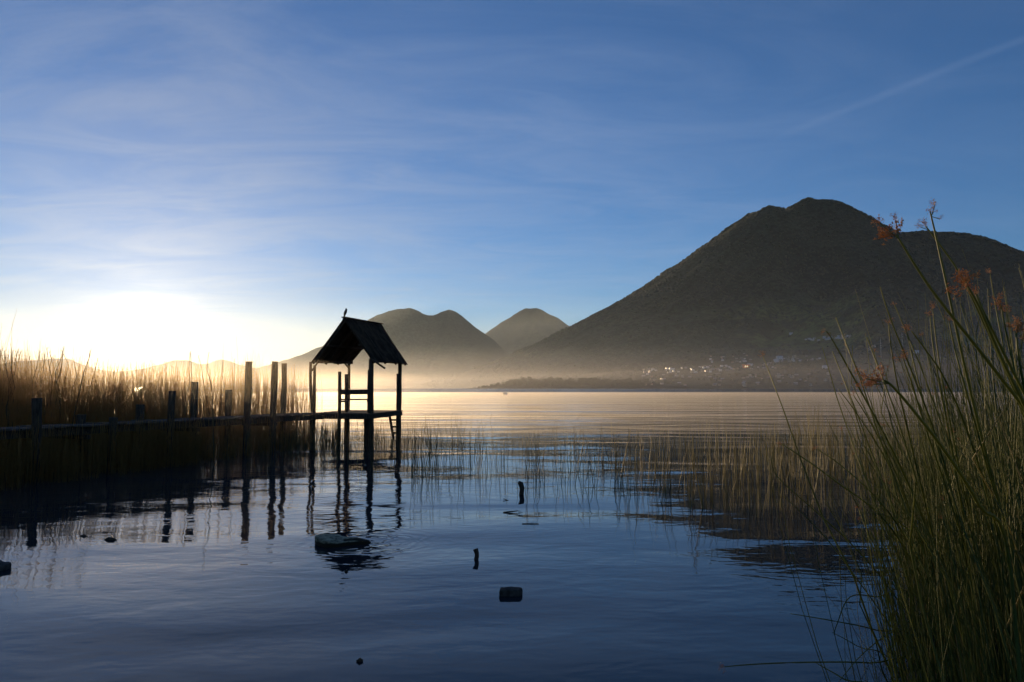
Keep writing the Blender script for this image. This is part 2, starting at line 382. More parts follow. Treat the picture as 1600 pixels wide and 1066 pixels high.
# ------------------------------------------------------------------ lake
m, t, b = mat('lake_water')
b.inputs['Base Color'].default_value = (0.015, 0.024, 0.031, 1); b.inputs['Roughness'].default_value = 0.015; b.inputs['IOR'].default_value = 1.333
c = N(t, 'ShaderNodeTexCoord'); P = c.outputs['Object']
dist = vmath(t, 'LENGTH', P, out=1)
def wn(scale, detail, sx=1.0, sy=1.0, rz=0.0, dist_=0.0):
    mpp = N(t, 'ShaderNodeMapping'); mpp.inputs['Scale'].default_value = (sx, sy, 1); mpp.inputs['Rotation'].default_value = (0, 0, R(rz))
    t.links.new(P, mpp.inputs[0])
    n = N(t, 'ShaderNodeTexNoise', i_Scale=scale, i_Detail=detail, i_Roughness=0.5, i_Distortion=dist_); t.links.new(mpp.outputs[0], n.inputs[0]); return n.outputs[0]
swell = wn(0.42, 1.0, 0.40, 1.0, 10, 0.5)      # long gentle heave
rip = wn(3.2, 2.0, 0.55, 1.0, -10, 0.3)
fine = wn(13.0, 2.0, 0.5, 1.0, 6)
patch = wn(0.12, 3.0, 0.25, 1.0, 5)
far = maprange(t, dist, 14.0, 70.0)
far2 = maprange(t, dist, 170.0, 420.0)
calm = maprange(t, patch, 0.35, 0.65, 0.5, 1.25)
def bump(h, dist_m, strength, prev=None):
    bu = N(t, 'ShaderNodeBump'); bu.inputs['Distance'].default_value = dist_m
    if isinstance(strength, (int, float)): bu.inputs['Strength'].default_value = strength
    else: t.links.new(strength, bu.inputs['Strength'])
    t.links.new(h, bu.inputs['Height'])
    if prev is not None: t.links.new(prev, bu.inputs['Normal'])
    return bu.outputs[0]
nb_ = bump(swell, 0.125, math_n(t, 'MULTIPLY_ADD', far, 0.45, 0.55))
nb_ = bump(rip, 0.015, math_n(t, 'MULTIPLY', calm, math_n(t, 'ADD', math_n(t, 'MULTIPLY_ADD', far, 0.45, 0.50), 0.0)), nb_)
nb_ = bump(fine, 0.0036, math_n(t, 'MULTIPLY', calm, math_n(t, 'MULTIPLY_ADD', far, 0.6, 0.35)), nb_)
wide = wn(0.16, 2.0, 0.22, 1.0, 4, 0.4)
nb_ = bump(wide, 0.42, math_n(t, 'MULTIPLY', maprange(t, dist, 22.0, 60.0), 1.0), nb_)
nb_ = bump(rip, 0.10, far2, nb_)
# rings spreading from the flat stone
SC = water_at(545, 846)
rel = vmath(t, 'SUBTRACT', P, SC + Vector((0.25, 0, 0))); rr = vmath(t, 'LENGTH', rel, out=1)
wob = math_n(t, 'MULTIPLY', wn(2.2, 2.0), 0.5)
ring = math_n(t, 'SINE', math_n(t, 'MULTIPLY', math_n(t, 'ADD', rr, wob), 42.0))
ring = math_n(t, 'MULTIPLY', ring, maprange(t, rr, 1.15, 0.25))
nb_ = bump(ring, 0.0010, 1.0, nb_)
t.links.new(nb_, b.inputs['Normal'])
t.links.new(maprange(t, dist, 30.0, 1500.0, 0.015, 0.12, False), b.inputs['Roughness'])
M['water'] = m
me = bpy.data.meshes.new('lake'); me.from_pydata([(-30000, -300, 0), (30000, -300, 0), (30000, 40000, 0), (-30000, 40000, 0)], [], [(0, 1, 2, 3)]); me.materials.append(m)
o = obj('lake', me); tag(o, kind='structure')
me = bpy.data.meshes.new('lake_bed'); me.from_pydata([(-30000, -300, -8), (30000, -300, -8), (30000, 40000, -8), (-30000, 40000, -8)], [], [(0, 1, 2, 3)]); me.materials.append(M['darkstone'])
o = obj('lake_bed', me); tag(o, kind='structure')

# ------------------------------------------------------------------ air
def air(name, lo, hi, density, aniso, color, label):
    mb = MB(); cx, cy, cz = ((a + b_) / 2 for a, b_ in zip(lo, hi)); mb.box((cx, cy, cz), [b_ - a for a, b_ in zip(lo, hi)])
    m = bpy.data.materials.new(name + '_air'); m.use_nodes = True; tt = m.node_tree; tt.nodes.clear()
    pv = N(tt, 'ShaderNodeVolumePrincipled'); pv.inputs['Density'].default_value = density; pv.inputs['Anisotropy'].default_value = aniso; pv.inputs['Color'].default_value = (*color, 1)
    ou = N(tt, 'ShaderNodeOutputMaterial'); tt.links.new(pv.outputs[0], ou.inputs['Volume'])
    o = obj(name, mb.mesh(name, m)); tag(o, label, name.replace('_', ' '), kind='stuff'); return o
air('haze', (-14000, -400, -9), (14000, 16500, 1850), 0.20e-5, 0.45, (0.52, 0.82, 1.0), 'pale morning haze filling the air over the whole lake')
air('mist', (-13000, 1000, -7), (13000, 16000, 60), 1.15e-4, 0.62, (0.95, 0.92, 0.88), 'golden low mist lying against the feet of the mountains')
air('haze_bank', (-13200, 7650, -6), (13200, 16100, 950), 3.2e-5, 0.52, (0.80, 0.92, 0.98), 'pale bank of morning haze round the distant middle mountains')
air('valley_haze', (-13500, -350, -8), (13500, 16200, 190), 3.0e-5, 0.52, (0.76, 0.88, 0.95), 'warm thin haze filling the lower air of the lake basin')
air('water_mist', (-500, 30, -5), (600, 300, 0.30), 1.35e-2, 0.72, (0.98, 0.90, 0.76), 'thin golden mist drifting just above the open water')

# ------------------------------------------------------------------ placing on far terrain
def on_terrain(px, py, y0=2000.0):
    d = ray(px, py); ys = np.arange(y0, 7500, 6.0); xs = d.x / d.y * ys; zs = CAM_H + d.z / d.y * ys
    hit = np.nonzero(terrain(xs, ys) >= zs)[0]
    if len(hit) == 0: return None
    i = hit[0]; return Vector((xs[i], ys[i], float(terrain(xs[i], ys[i]))))

# ------------------------------------------------------------------ village houses (a few pixels each)
def house_mesh(name, w, d, h, roofh, wall, roof, gable=True):
    mb = MB(); mb.box((0, 0, h / 2 - 1.0), (w, d, h + 2.0), 0)
    if gable:
        x, y = w / 2 + 0.4, d / 2 + 0.4
        vs = [(-x, -y, h + .02), (x, -y, h + .02), (x, y, h + .02), (-x, y, h + .02), (-x, 0, h + roofh), (x, 0, h + roofh)]
        mb.add(vs, [(0, 1, 5, 4), (2, 3, 4, 5), (1, 2, 5), (3, 0, 4), (3, 2, 1, 0)], 1)
    else:
        mb.box((0, 0, h + 0.15), (w + 0.5, d + 0.5, 0.3), 1)
        mb.box((w * 0.2, 0, h + 1.1), (w * 0.35, d * 0.4, 1.6), 0)
    for k in range(3):
        mb.box((-w / 3 + k * w / 3, -d / 2 - 0.01, h * 0.55), (w * 0.13, 0.12, h * 0.28), 2)
    for k in (-1, 1): mb.box((-w / 2 - 0.01, k * d / 4, h * 0.55), (0.12, d * 0.16, h * 0.28), 2)
    return mb.mesh(name, [wall, roof, M['pane']])
HM = [house_mesh('house_white', 9, 7, 4.2, 1.8, M['white_wall'], M['tin']),
      house_mesh('house_cream', 8, 8, 6.4, 0, M['cream_wall'], M['block_wall'], False),
      house_mesh('house_block', 10, 7, 3.4, 1.4, M['block_wall'], M['tin']),
      house_mesh('house_rusty', 8, 6, 3.4, 1.6, M['cream_wall'], M['rust'])]
def place_house(px, py, k, label, group, s=1.0, rz=None):
    p = on_terrain(px, py)
    if p is None: return
    o = obj('village_house', HM[k], loc=p, rot=(0, 0, random.uniform(-0.35, 0.45) if rz is None else rz)); o.scale = (s, s, s)
    tag(o, label, 'house', group)
random.seed(11)
for i in range(70):      # the bright row along the terrace
    px = random.uniform(1005, 1215); base = 583 - (px - 1005) * 0.052
    place_house(px, base + random.uniform(-4.5, 4.5), random.choice((0, 0, 1, 2, 3)), 'small pale house in the bright row of the lakeside village', 'houses in the bright village row', random.uniform(0.7, 1.15))
for i in range(60):      # dim ones below, down to the water
    px = random.uniform(1000, 1300); py = random.uniform(585, 603)
    place_house(px, py, random.choice((1, 2, 2, 3)), 'dim hazy house on the low shore below the village row', 'hazy houses near the waterline', random.uniform(0.7, 1.1))
for i in range(26):
    place_house(random.uniform(1105, 1175), random.uniform(553, 568), random.choice((0, 2, 3)), 'faint house on the slope just above the orange building', 'houses above the orange building', random.uniform(0.7, 1.0))
for i in range(24):
    px = random.uniform(1216, 1300); place_house(px, 563 - (px - 1216) * 0.06 + random.uniform(-4, 4), random.choice((0, 1, 2, 2)), 'pale house in the thin line of houses right of the village', 'line of houses right of the village', random.uniform(0.7, 1.1))
for i in range(26):
    px = random.uniform(1258, 1332); place_house(px, 533 - (px - 1258) * 0.09 + random.uniform(-2.5, 2.5), random.choice((0, 0, 1)), 'white house in the upper hamlet high on the dark slope', 'houses of the upper hamlet', random.uniform(1.0, 1.6))
for i in range(12):
    place_house(random.uniform(1356, 1370), random.uniform(538, 549), random.choice((0, 2, 3)), 'bluish house in the cluster left of the lit mast', 'houses left of the lit mast', random.uniform(0.8, 1.1))
for px, py, k, s, lab in ((1236, 523, 0, 1.4, 'lone white house high on the slope, above the village'),
                          (1289, 576, 0, 1.3, 'lone white house low on the slope between village and reeds'),
                          (1432, 553, 0, 1.8, 'lone white house on the slope right of the masts, seen through reeds'),
                          (1218, 562, 0, 1.9, 'brightest white house at the right end of the village row'),
                          (1213, 566, 0, 1.5, 'second brightest house, just below the brightest one of the village'),
                          (1044, 579, 0, 1.4, 'left one of two bright white houses at the left of the village'),
                          (1050, 580, 0, 1.5, 'right one of two bright white houses at the left of the village'),
                          (1163, 604, 1, 0.8, 'small house down at the waterline under the orange building')):
    place_house(px, py, k, lab, None, s * 1.3, 0.02)
p = on_terrain(1165, 575)
ob = empty('orange_building', p, 0.35); tag(ob, 'orange lakeside building with two lit windows in the village', 'building')
mb = MB(); mb.box((0, 0, 5), (20, 10, 13)); obj('wall', mb.mesh('wall', M['orange_wall']), ob)
mb = MB(); mb.box((2, 0, 12.0), (30, 12, 0.9)); obj('roof', mb.mesh('roof', M['orange_wall']), ob)
mbw = MB(); mbw.box((0, 0, 0), (4.4, 0.3, 5.0)); wm = mbw.mesh('lit_pane', M['lit'])
for x in (-4.5, 3.5): obj('window', wm, ob, (x, -5.1, 5.2))
for k, x in enumerate((12, 18)):
    mb = MB(); mb.box((x, 0, 5), (0.8, 8, 13)); obj('column', mb.mesh('column', M['orange_wall']), ob)

def mast(px, py_base, hgt, label, red):
    p = on_terrain(px, py_base); t_ = empty('radio_mast', p); tag(t_, label, 'mast')
    mb = MB(); w = 1.6
    for sx, sy in ((-1, -1), (1, -1), (0, 1)): mb.beam((sx * w, sy * w, -1), (sx * 0.5, sy * 0.5, hgt), 0.35, 0.35)
    obj('leg', mb.mesh('mast_leg', M['steel']), t_)
    mb = MB(); n_ = int(hgt / 5)
    for i in range(n_):
        z0, z1 = i * hgt / n_, (i + 1) * hgt / n_; a = w - 1.1 * z0 / hgt; b_ = w - 1.1 * z1 / hgt
        mb.beam((-a, -a, z0), (b_, -b_, z1), 0.2, 0.2); mb.beam((a, -a, z0), (0, b_, z1), 0.2, 0.2); mb.beam((0, a, z0), (-b_, -b_, z1), 0.2, 0.2)
    obj('brace', mb.mesh('mast_brace', M['steel']), t_)
    for i, z in enumerate((0.50, 0.62, 0.72) if red else (0.9, 0.75)):
        mb = MB(); mb.tube([(0.9, -1.4, z * hgt - 1.2), (0.9, -1.4, z * hgt + 1.2)], 1.2, 10); obj('antenna', mb.mesh('antenna', M['white_wall']), t_)
    return t_
mast(1376.5, 560, 85, 'slim radio mast with bright antennas on the green spur', True)
mast(1410, 548, 78, 'grey radio mast right of the one with bright antennas', False)

# ------------------------------------------------------------------ trees on the low point
def leaf_cloud(lobes, n, size, seed):
    g = np.random.default_rng(seed); vs = []; 
    cs = []
    for (cx, cy, cz, r) in lobes:
        k = int(n * r * r / sum(l[3] ** 2 for l in lobes))
        d = g.normal(size=(k, 3)); d /= np.linalg.norm(d, axis=1)[:, None]
        cs.append(np.array((cx, cy, cz)) + d * (r * g.uniform(0.55, 1.08, (k, 1))) * np.array((1, 1, 0.8)))
    cs = np.concatenate(cs); k = len(cs)
    a = g.normal(size=(k, 3)); a /= np.linalg.norm(a, axis=1)[:, None]; b_ = np.cross(a, g.normal(size=(k, 3))); b_ /= np.linalg.norm(b_, axis=1)[:, None]
    s_ = g.uniform(0.5, 1.2, (k, 1)) * size
    v = np.stack([cs - a * s_, cs + b_ * s_ * 0.6, cs + a * s_, cs - b_ * s_ * 0.6], 1).reshape(-1, 3)
    return v, np.arange(k * 4).reshape(-1, 4)
TREES = []
for q in range(5):
    random.seed(100 + q)
    lobes = [(random.uniform(-3.2, 3.2), random.uniform(-3, 3), random.uniform(4.0, 8.5), random.uniform(1.8, 3.2)) for _ in range(8)]
    v, f = leaf_cloud(lobes, 520, 0.75, q)
    crown = mesh_np('crown', v, f, M['tree'])
    mb = MB(); mb.tube([(0, 0, -1), (0.2, 0.1, 3), (0.1, 0, 6.5)], [0.45, 0.32, 0.14], 7)
    for l in lobes[:4]: mb.tube([(0.15, 0.05, 3.2), (l[0] * 0.5, l[1] * 0.5, 4 + l[2] * 0.2), (l[0] * .8, l[1] * .8, l[2])], [0.2, 0.13, 0.05], 5)
    TREES.append((crown, mb.mesh('trunk', M['wood'])))
random.seed(21)
TL = [(745, 0), (752, 0), (758, .1)]
def tree(x, y, s, label, group):
    z = float(terrain(x, y)); k = random.randrange(5)
    t_ = empty('shore_tree', (x, y, z), random.uniform(0, 6.28)); t_.scale = (s * random.uniform(1.0, 1.35), s * random.uniform(1.0, 1.35), s)
    obj('crown', TREES[k][0], t_); obj('trunk', TREES[k][1], t_)
    tag(t_, label, 'tree', group)
shore_y = lambda x: float(next(y for y in np.arange(1960, 4600, 6.0) if terrain(x, y) > 0.3))
for i in range(120):
    px = 742 + 270 * (i / 120) + random.uniform(-2, 2); x0 = (px - 800) / FPX * 2080
    try: ys = shore_y(x0)
    except StopIteration: continue
    y = ys + random.choice((6, 16, 30, 60, 110, 170)) * random.uniform(0.7, 1.2)
    x = (px - 800) / FPX * y
    s = 1.25 * (0.35 + 0.75 * min(1, (px - 742) / 60)) * random.uniform(0.75, 1.25)
    if px < 900: tree(x, y, s, 'hazy broadleaf tree on the low point reaching into the lake', 'trees on the low point')
    else: tree(x, y, s, 'hazy broadleaf tree along the far shore between point and village', 'trees between the point and the village')
for i in range(70):
    px = random.uniform(1010, 1420); x0 = (px - 800) / FPX * 2060
    try: ys = shore_y(x0)
    except StopIteration: continue
    y = ys + random.uniform(4, 500); tree((px - 800) / FPX * y, y, random.uniform(0.6, 1.1), 'hazy tree standing among the houses of the far shore', 'trees among the village houses')

# ------------------------------------------------------------------ far boat: the white speck on the lake
p = Vector(((789 - 800) / FPX * 210, 210, 0))
bt = empty('rowing_boat', p, 1.78); tag(bt, 'tiny white boat alone on the far open water', 'boat')
mb = MB(); secs = []
for i, (x, w, zb) in enumerate(((-1.6, 0.35, 0.02), (-0.9, 0.55, -0.08), (0, 0.62, -0.1), (0.9, 0.5, -0.05), (1.7, 0.05, 0.15))):
    secs.append([(x, -w, 0.42 + 0.06 * abs(x)), (x, -w * 0.7, zb), (x, w * 0.7, zb), (x, w, 0.42 + 0.06 * abs(x))])
vs = [q for s_ in secs for q in s_]; fs = []
for i in range(4):
    for k in range(3): fs.append((i * 4 + k, i * 4 + k + 1, i * 4 + k + 5, i * 4 + k + 4))
fs.append((0, 3, 2, 1)); mb.add(vs, fs); obj('hull', mb.mesh('hull', M['white_wall']), bt)
for x in (-0.7, 0.4):
    mb = MB(); mb.box((x, 0, 0.33), (0.25, 1.0, 0.04)); obj('thwart', mb.mesh('thwart', M['plank']), bt)

# ------------------------------------------------------------------ boardwalk
random.seed(5)
ZD = 0.98                                            # deck height
A0 = Vector((-13.4, 7.7, 0)); A1 = Vector((-6.55, 24.55, 0))
axis = (A1 - A0).normalized(); side = Vector((axis.y, -axis.x, 0))     # towards the camera side
walk = empty('boardwalk', tuple(A0)); tag(walk, 'weathered plank boardwalk on round posts running through the reeds to the hut', 'boardwalk')
def child_mesh(name, mb, material, parent, label=None, smooth=False):
    me = mb.mesh(name, material, smooth); o = bpy.data.objects.new(name, me); link(o, parent)
    o.location = -parent.location if parent.rotation_euler.z == 0 else (0, 0, 0)
    if label: o['label'] = label
    return o
Lw = (A1 - A0).length; WID = 0.95
# planks: one mesh shared by a few variants
pm = []
for k in range(4):
    mb = MB(); mb.beam((0, -WID / 2 - random.uniform(0, .07), 0), (0, WID / 2 + random.uniform(0, .07), 0), 0.165 + random.uniform(-.02, .02), 0.032, jit=0.10); pm.append(mb.mesh('plank', M['plank']))
s_ = 0.1
while s_ < Lw - 0.05:
    p = A0 + axis * s_ + Vector((0, 0, ZD - 0.016 + random.uniform(-0.006, 0.012)))
    o = obj('plank', pm[random.randrange(4)], walk, p - walk.location, (random.uniform(-.02, .02), 0, math.atan2(axis.y, axis.x) + random.uniform(-.025, .025)))
    s_ += 0.192
for sgn in (1, -1):
    k = 0; seg = 3.0
    while k * seg < Lw:
        a = A0 + axis * (k * seg) + side * (sgn * (WID / 2 - 0.10)); b_ = A0 + axis * min(Lw, (k + 1) * seg - 0.01) + side * (sgn * (WID / 2 - 0.10))
        mb = MB(); dz = random.uniform(-.012, .004)
        mb.beam(a + Vector((0, 0, ZD - 0.115 + dz)), b_ + Vector((0, 0, ZD - 0.115 + random.uniform(-.012, .004))), 0.06, 0.15, jit=0.08)
        child_mesh('stringer', mb, M['wood'], walk); k += 1
def post_at(px, top_py, sgn, rad, name='post', parent=None, Y=None, lean=(0, 0), zb=-2.2, wob=0.10, depth_off=0.0):
    """post beside the boardwalk whose image x is px"""
    k = (px - 800) / FPX
    if Y is None:
        o = A0 + side * (sgn * (WID / 2 + rad * 0.9))
        s2 = (k * o.y - o.x) / (axis.x - k * axis.y); p = o + axis * s2
    else: p = Vector((k * Y, Y, 0))
    ztop = CAM_H + (HORIZ - top_py) / FPX * p.y
    mb = MB(); n_ = 9; pts = []; rs = []
    wx, wy = random.uniform(-.02, .02), random.uniform(-.02, .02)
    for i in range(n_):
        u = i / (n_ - 1); z = zb + (ztop - zb) * u
        pts.append((p.x + lean[0] * (1 - u) + wx * math.sin(u * 5 + wy * 99), p.y + lean[1] * (1 - u) + wy * math.sin(u * 4), z)); rs.append(rad * (1.06 - 0.12 * u) * random.uniform(0.93, 1.07))
    mb.tube(pts, rs, 9, wob=wob)
    return child_mesh(name, mb, M['wood'], parent or walk, None, True), p
for px, ty, sg, rd_ in ((60, 622, 1, .10), (180, 652, 1, .09), (305, 597, -1, .10), (428.5, 565, 1, .10),
                        (130, 648, -1, .11), (221, 632, -1, .10), (270, 611, 1, .09), (358, 609, -1, .095), (388.5, 565, 1, .10), (443.5, 568, -1, .09)):
    post_at(px, ty, sg, rd_)
for s2 in (3.2, 6.4, 9.5, 12.6, 15.6):
    mb = MB(); c_ = A0 + axis * s2; mb.beam(c_ - side * 0.62 + Vector((0, 0, ZD - .25)), c_ + side * 0.62 + Vector((0, 0, ZD - .25)), 0.11, 0.10, jit=.1); child_mesh('crossbeam', mb, M['wood'], walk)

# ------------------------------------------------------------------ hut
p0 = Vector((-5.56, 24.5, 0)); rdg = Vector((0.193, 0.981, 0)); prp = Vector((0.981, -0.193, 0))
hut = empty('hut', (-5.56, 24.5, 0)); tag(hut, 'open wooden hut with steep sheet roof on stilts at the end of the boardwalk', 'hut')
Aa = at(538, 497.5, 24.5); Bb = at(595.5, 507.5, 27.8)
L1 = at(487, 566, 24.72); R1 = at(584, 564.5, 24.3); L2 = at(545.5, 568, 28.05); R2 = at(635.5, 568.5, 27.55)
# roof: sheets laid side by side on each slope
def roof_sheets(a, b_, lo_a, lo_b, n_, sgn):
    nrm = (b_ - a).cross(lo_a - a).normalized()
    if nrm.z < 0: nrm = -nrm
    for i in range(n_):
        u0, u1 = i / n_ - (0.012 if i else 0), (i + 1) / n_ + 0.012 * (i < n_ - 1)
        lift = 0.006 * (i % 2); mb = MB(); nu, nv = 14, 5; top = []; bot = []
        drop = random.uniform(-0.01, 0.03)
        for j in range(nv):
            v_ = j / (nv - 1) * (1 + drop)
            for q in range(nu + 1):
                u = u0 + (u1 - u0) * q / nu
                pt = (a.lerp(b_, u)).lerp(lo_a.lerp(lo_b, u), v_)
                wv = 0.011 * math.cos(q * math.pi)
                sag = -0.015 * math.sin(math.pi * min(1, v_))
                top.append(pt + nrm * (wv + lift + sag + 0.012)); bot.append(pt + nrm * (wv + lift + sag + 0.006))
        k = len(top); fs = []
        w_ = nu + 1
        for j in range(nv - 1):
            for q in range(nu):
                c0 = j * w_ + q; fs.append((c0, c0 + 1, c0 + w_ + 1, c0 + w_)); fs.append((k + c0, k + c0 + w_, k + c0 + w_ + 1, k + c0 + 1))
        for q in range(nu):
            fs.append((q, k + q, k + q + 1, q + 1)); c0 = (nv - 1) * w_ + q; fs.append((c0, c0 + 1, k + c0 + 1, k + c0))
        for j in range(nv - 1):
            c0 = j * w_; fs.append((c0, c0 + w_, k + c0 + w_, k + c0)); c0 += nu; fs.append((c0, k + c0, k + c0 + w_, c0 + w_))
        mb.add(top + bot, fs); o = child_mesh('sheet', mb, M['roof'], roof); o.location = -hut.location
roof = empty('roof', (0, 0, 0)); roof.parent = hut
roof_sheets(Aa, Bb, L1, L2, 5, -1); roof_sheets(Aa, Bb, R1, R2, 5, 1)
def hpart(name, a, b_, w, h, m_='wood', jit=.08, par=None):
    mb = MB(); mb.beam(a, b_, w, h, jit=jit); o = child_mesh(name, mb, M[m_], hut); 
    if par is not None: o.parent = par
    return o
zc = Vector((0, 0, 1))
mb = MB(); mb.beam(Aa + zc * .035 - rdg * .05, Bb + zc * .035 + rdg * .05, 0.16, 0.03, jit=.1); ro = child_mesh('ridge_cap', mb, M['roof'], hut); ro.parent = roof
hpart('ridge_beam', Aa - zc * .07 + rdg * .02, Bb - zc * .07 - rdg * .02, .07, .09, par=roof)
for u in (0.03, 0.34, 0.66, 0.97):
    top = Aa.lerp(Bb, u) - zc * .05
    for La, Lb in ((L1, L2), (R1, R2)):
        low = La.lerp(Lb, u) - zc * .05; d_ = (low - top).normalized()
        ext = 0.0
        hpart('rafter', top, low + d_ * ext, .05, .08, par=roof)
# the near right rafter tail hangs out below the eave
t_ = R1 - zc * .02; hpart('rafter', t_ + Vector((-.12, 0, .12)), at(601, 575.5, 24.25), .11, .05, par=roof)['label'] = 'short board hanging below the near right eave'
for La, Lb in ((L1, L2), (R1, R2)):
    for q, off_ in ((0.0, .12), (0.45, .05)):
        dzz = .10 if q else -.03
        a = La.lerp(Aa, q) - zc * dzz; b_ = Lb.lerp(Bb, q) - zc * dzz
        sg = 1 if La is L1 else -1
        hpart('purlin', a + prp * (sg * off_), b_ + prp * (sg * off_), .07, .10 if q == 0 else .06, par=roof)
mb = MB(); mb.tube([Aa + Vector((-.02, 0, -.12)), Aa + Vector((0, 0, .02)), Aa + Vector((.02, 0, .12))], [.02, .018, .012], 6)
o = child_mesh('finial', mb, M['wood'], hut); o.parent = roof
# posts of the hut
def hpost(px, ty, Y, rad, lean=(0, 0), zb=-2.2, label=None):
    o, p = post_at(px, ty, 0, rad, 'post', hut, Y, lean, zb)
    if label: o['label'] = label
    return p
hpost(492.0, 571, 24.8, .055)
p = hpost(489.5, 649, 24.7, .085, label='thick lower post under the near left corner')
hpost(484.6, 565.5, 24.6, .05, (0.10, 0), zb=0.9, label='slightly crooked outer post at the near left corner')
hpost(530.7, 581, 24.4, .060, label='short post cut off below the roof'); hpost(541.3, 585, 25.3, .062, label='short post cut off below the roof')
hpost(545.3, 566, 27.95, .058)
hpost(580.8, 562, 24.35, .085); hpost(577.0, 578, 24.6, .05, label='short post beside the near right corner'); hpost(575.0, 650, 25.6, .12, label='thick stub under the deck')
hpost(624.8, 567, 27.5, .075); hpost(621.6, 584, 27.45, .048, label='short post beside the far right corner')
# deck: frame and planks
NL = at(489, 646, 24.6); NL.z = 0
dl = lambda a, b_: p0 + prp * a + rdg * b_ + zc * ZD
x0_, x1_, y0_, y1_ = -1.12, 1.04, -0.12, 3.35
for a, b_ in ((dl(x0_, y0_), dl(x1_, y0_)), (dl(x0_, y1_), dl(x1_ - .2, y1_)), (dl(x0_, 1.6), dl(x1_ - .1, 1.6))):
    hpart('joist', a - zc * .12, b_ - zc * .12, .07, .15)
for a, b_ in ((dl(x0_ + .04, y0_ + .05), dl(x0_ + .04, y1_ - .05)), (dl(x1_ - .04, y0_ + .05), dl(x1_ - .22, y1_ - .05))):
    hpart('joist', a - zc * .115, b_ - zc * .115, .06, .135)
s_ = y0_ + 0.06
while s_ < y1_:
    fl = (s_ - y0_) / (y1_ - y0_)
    mb = MB(); mb.beam(dl(x0_ - random.uniform(0, .06), s_) - zc * (.018 + random.uniform(-.004, .008)), dl(x1_ - .20 * fl + random.uniform(0, .06), s_ + random.uniform(-.01, .01)) - zc * .018, .17, .034, jit=.06)
    child_mesh('deck_plank', mb, M['plank'], hut); s_ += 0.19
# rails between the left middle posts and the near right post
hpart('rail', at(531, 612.8, 24.3), at(582, 612.5, 24.25), .05, .15); hpart('rail', at(531, 624.5, 24.3), at(578, 624.2, 24.25), .04, .045)
hpart('rail', at(531, 627.5, 24.25), at(543, 627.5, 25.2), .06, .05); hpart('block', at(573.5, 627, 24.3), at(578.5, 627, 24.3), .05, .07)
# brace from the outer left post to the roof
hpart('brace', at(487, 580, 24.6), at(499, 563, 24.7), .05, .05)
hpart('brace', at(545, 575, 27.9), at(538, 567, 27.0), .045, .045)

# ladder at the far right corner
lad = empty('ladder', tuple(at(617, 678, 27.3) * 1.0)); lad.location.z = -0.3; tag(lad, 'short wooden ladder going down into the water from the hut deck', 'ladder')
def lpart(name, a, b_, w, h):
    mb = MB(); mb.beam(a, b_, w, h, jit=.1); return child_mesh(name, mb, M['wood'], lad)
lb, lt = at(615.0, 686, 27.3), at(608.5, 648, 27.3); rb, rt = at(625, 686, 27.25), at(622.5, 648, 27.25)
lpart('side_rail', lb, lt, .08, .08); lpart('side_rail', rb, rt, .05, .06)
for yy in (656, 666, 675):
    u = (yy - 648) / 36; lpart('rung', lt.lerp(lb, u) - prp * .03, rt.lerp(rb, u) + prp * .03, .06, .065)

# ------------------------------------------------------------------ bird on the roof peak
bp = Aa + Vector((0.03, -0.02, 0.105))
br = empty('bird', tuple(bp)); tag(br, 'small dark bird perched on the peak of the hut roof', 'bird')
mb = MB(); mb.tube([(-.045, 0, -.10), (-.03, 0, -.03), (-.012, 0, .04), (.012, 0, .10), (.03, 0, .15), (.035, 0, .185), (.025, 0, .21), (.012, 0, .222)], [.006, .02, .042, .05, .038, .030, .028, .010], 10)
o = child_mesh('body', mb, M['bird'], br, smooth=True); o.location = (0, 0, 0)
mb = MB(); mb.tube([(.04, 0, .198), (.075, 0, .190)], [.009, .002], 6); o = child_mesh('beak', mb, M['bird'], br); o.location = (0, 0, 0)
mb = MB(); mb.beam((-.03, 0, -.02), (-.075, 0, -.15), .035, .008); o = child_mesh('tail', mb, M['bird'], br); o.location = (0, 0, 0)
for y_ in (-.012, .012):
    mb = MB(); mb.tube([(0, y_, .06), (.005, y_, -.03)], .004, 5); o = child_mesh('leg', mb, M['bird'], br); o.location = (0, 0, 0)

# ------------------------------------------------------------------ stones, sticks, debris
def rock(name, outline, z0, z1, loc, material, seed, label, cat, rz=0.0, topjit=0.02, slope=(0, 0), sub=3):
    """outline polygon -> faceted slab with broken edges and rough top"""
    import bmesh
    bm = bmesh.new(); random.seed(seed)
    rings = []
    for lv, (sc_, z) in enumerate(((0.80, z0), (0.97, z0 * .4), (1.0, z1 * .55), (0.965, z1), (0.6, z1), (0.25, z1))):
        rings.append([bm.verts.new((x * sc_ * random.uniform(.97, 1.03), y * sc_ * random.uniform(.97, 1.03), z + (random.uniform(-1, 1) * topjit if lv > 2 else 0) + (slope[0] * x + slope[1] * y) * (lv > 1))) for x, y in outline])
    n_ = len(outline)
    for i in range(5):
        for k in range(n_): bm.faces.new((rings[i][k], rings[i][(k + 1) % n_], rings[i + 1][(k + 1) % n_], rings[i + 1][k]))
    bm.faces.new(rings[-1]); bm.faces.new(list(reversed(rings[0])))
    bmesh.ops.subdivide_edges(bm, edges=bm.edges[:], cuts=2, use_grid_fill=True)
    for v_ in bm.verts:
        q = v_.co * 14; nn = Vector((float(fbm(np.array(q.x + seed), np.array(q.y + q.z), 3)), float(fbm(np.array(q.y + 9), np.array(q.z - q.x), 3)), float(fbm(np.array(q.z + q.x), np.array(q.y), 3))))
        v_.co += nn * topjit * 0.9
    me = bpy.data.meshes.new(name); bm.to_mesh(me); bm.free(); me.materials.append(material)
    me.polygons.foreach_set('use_smooth', [True] * len(me.polygons)); me.update()
    o = obj(name, me, loc=loc, rot=(0, 0, rz)); tag(o, label, cat); return o
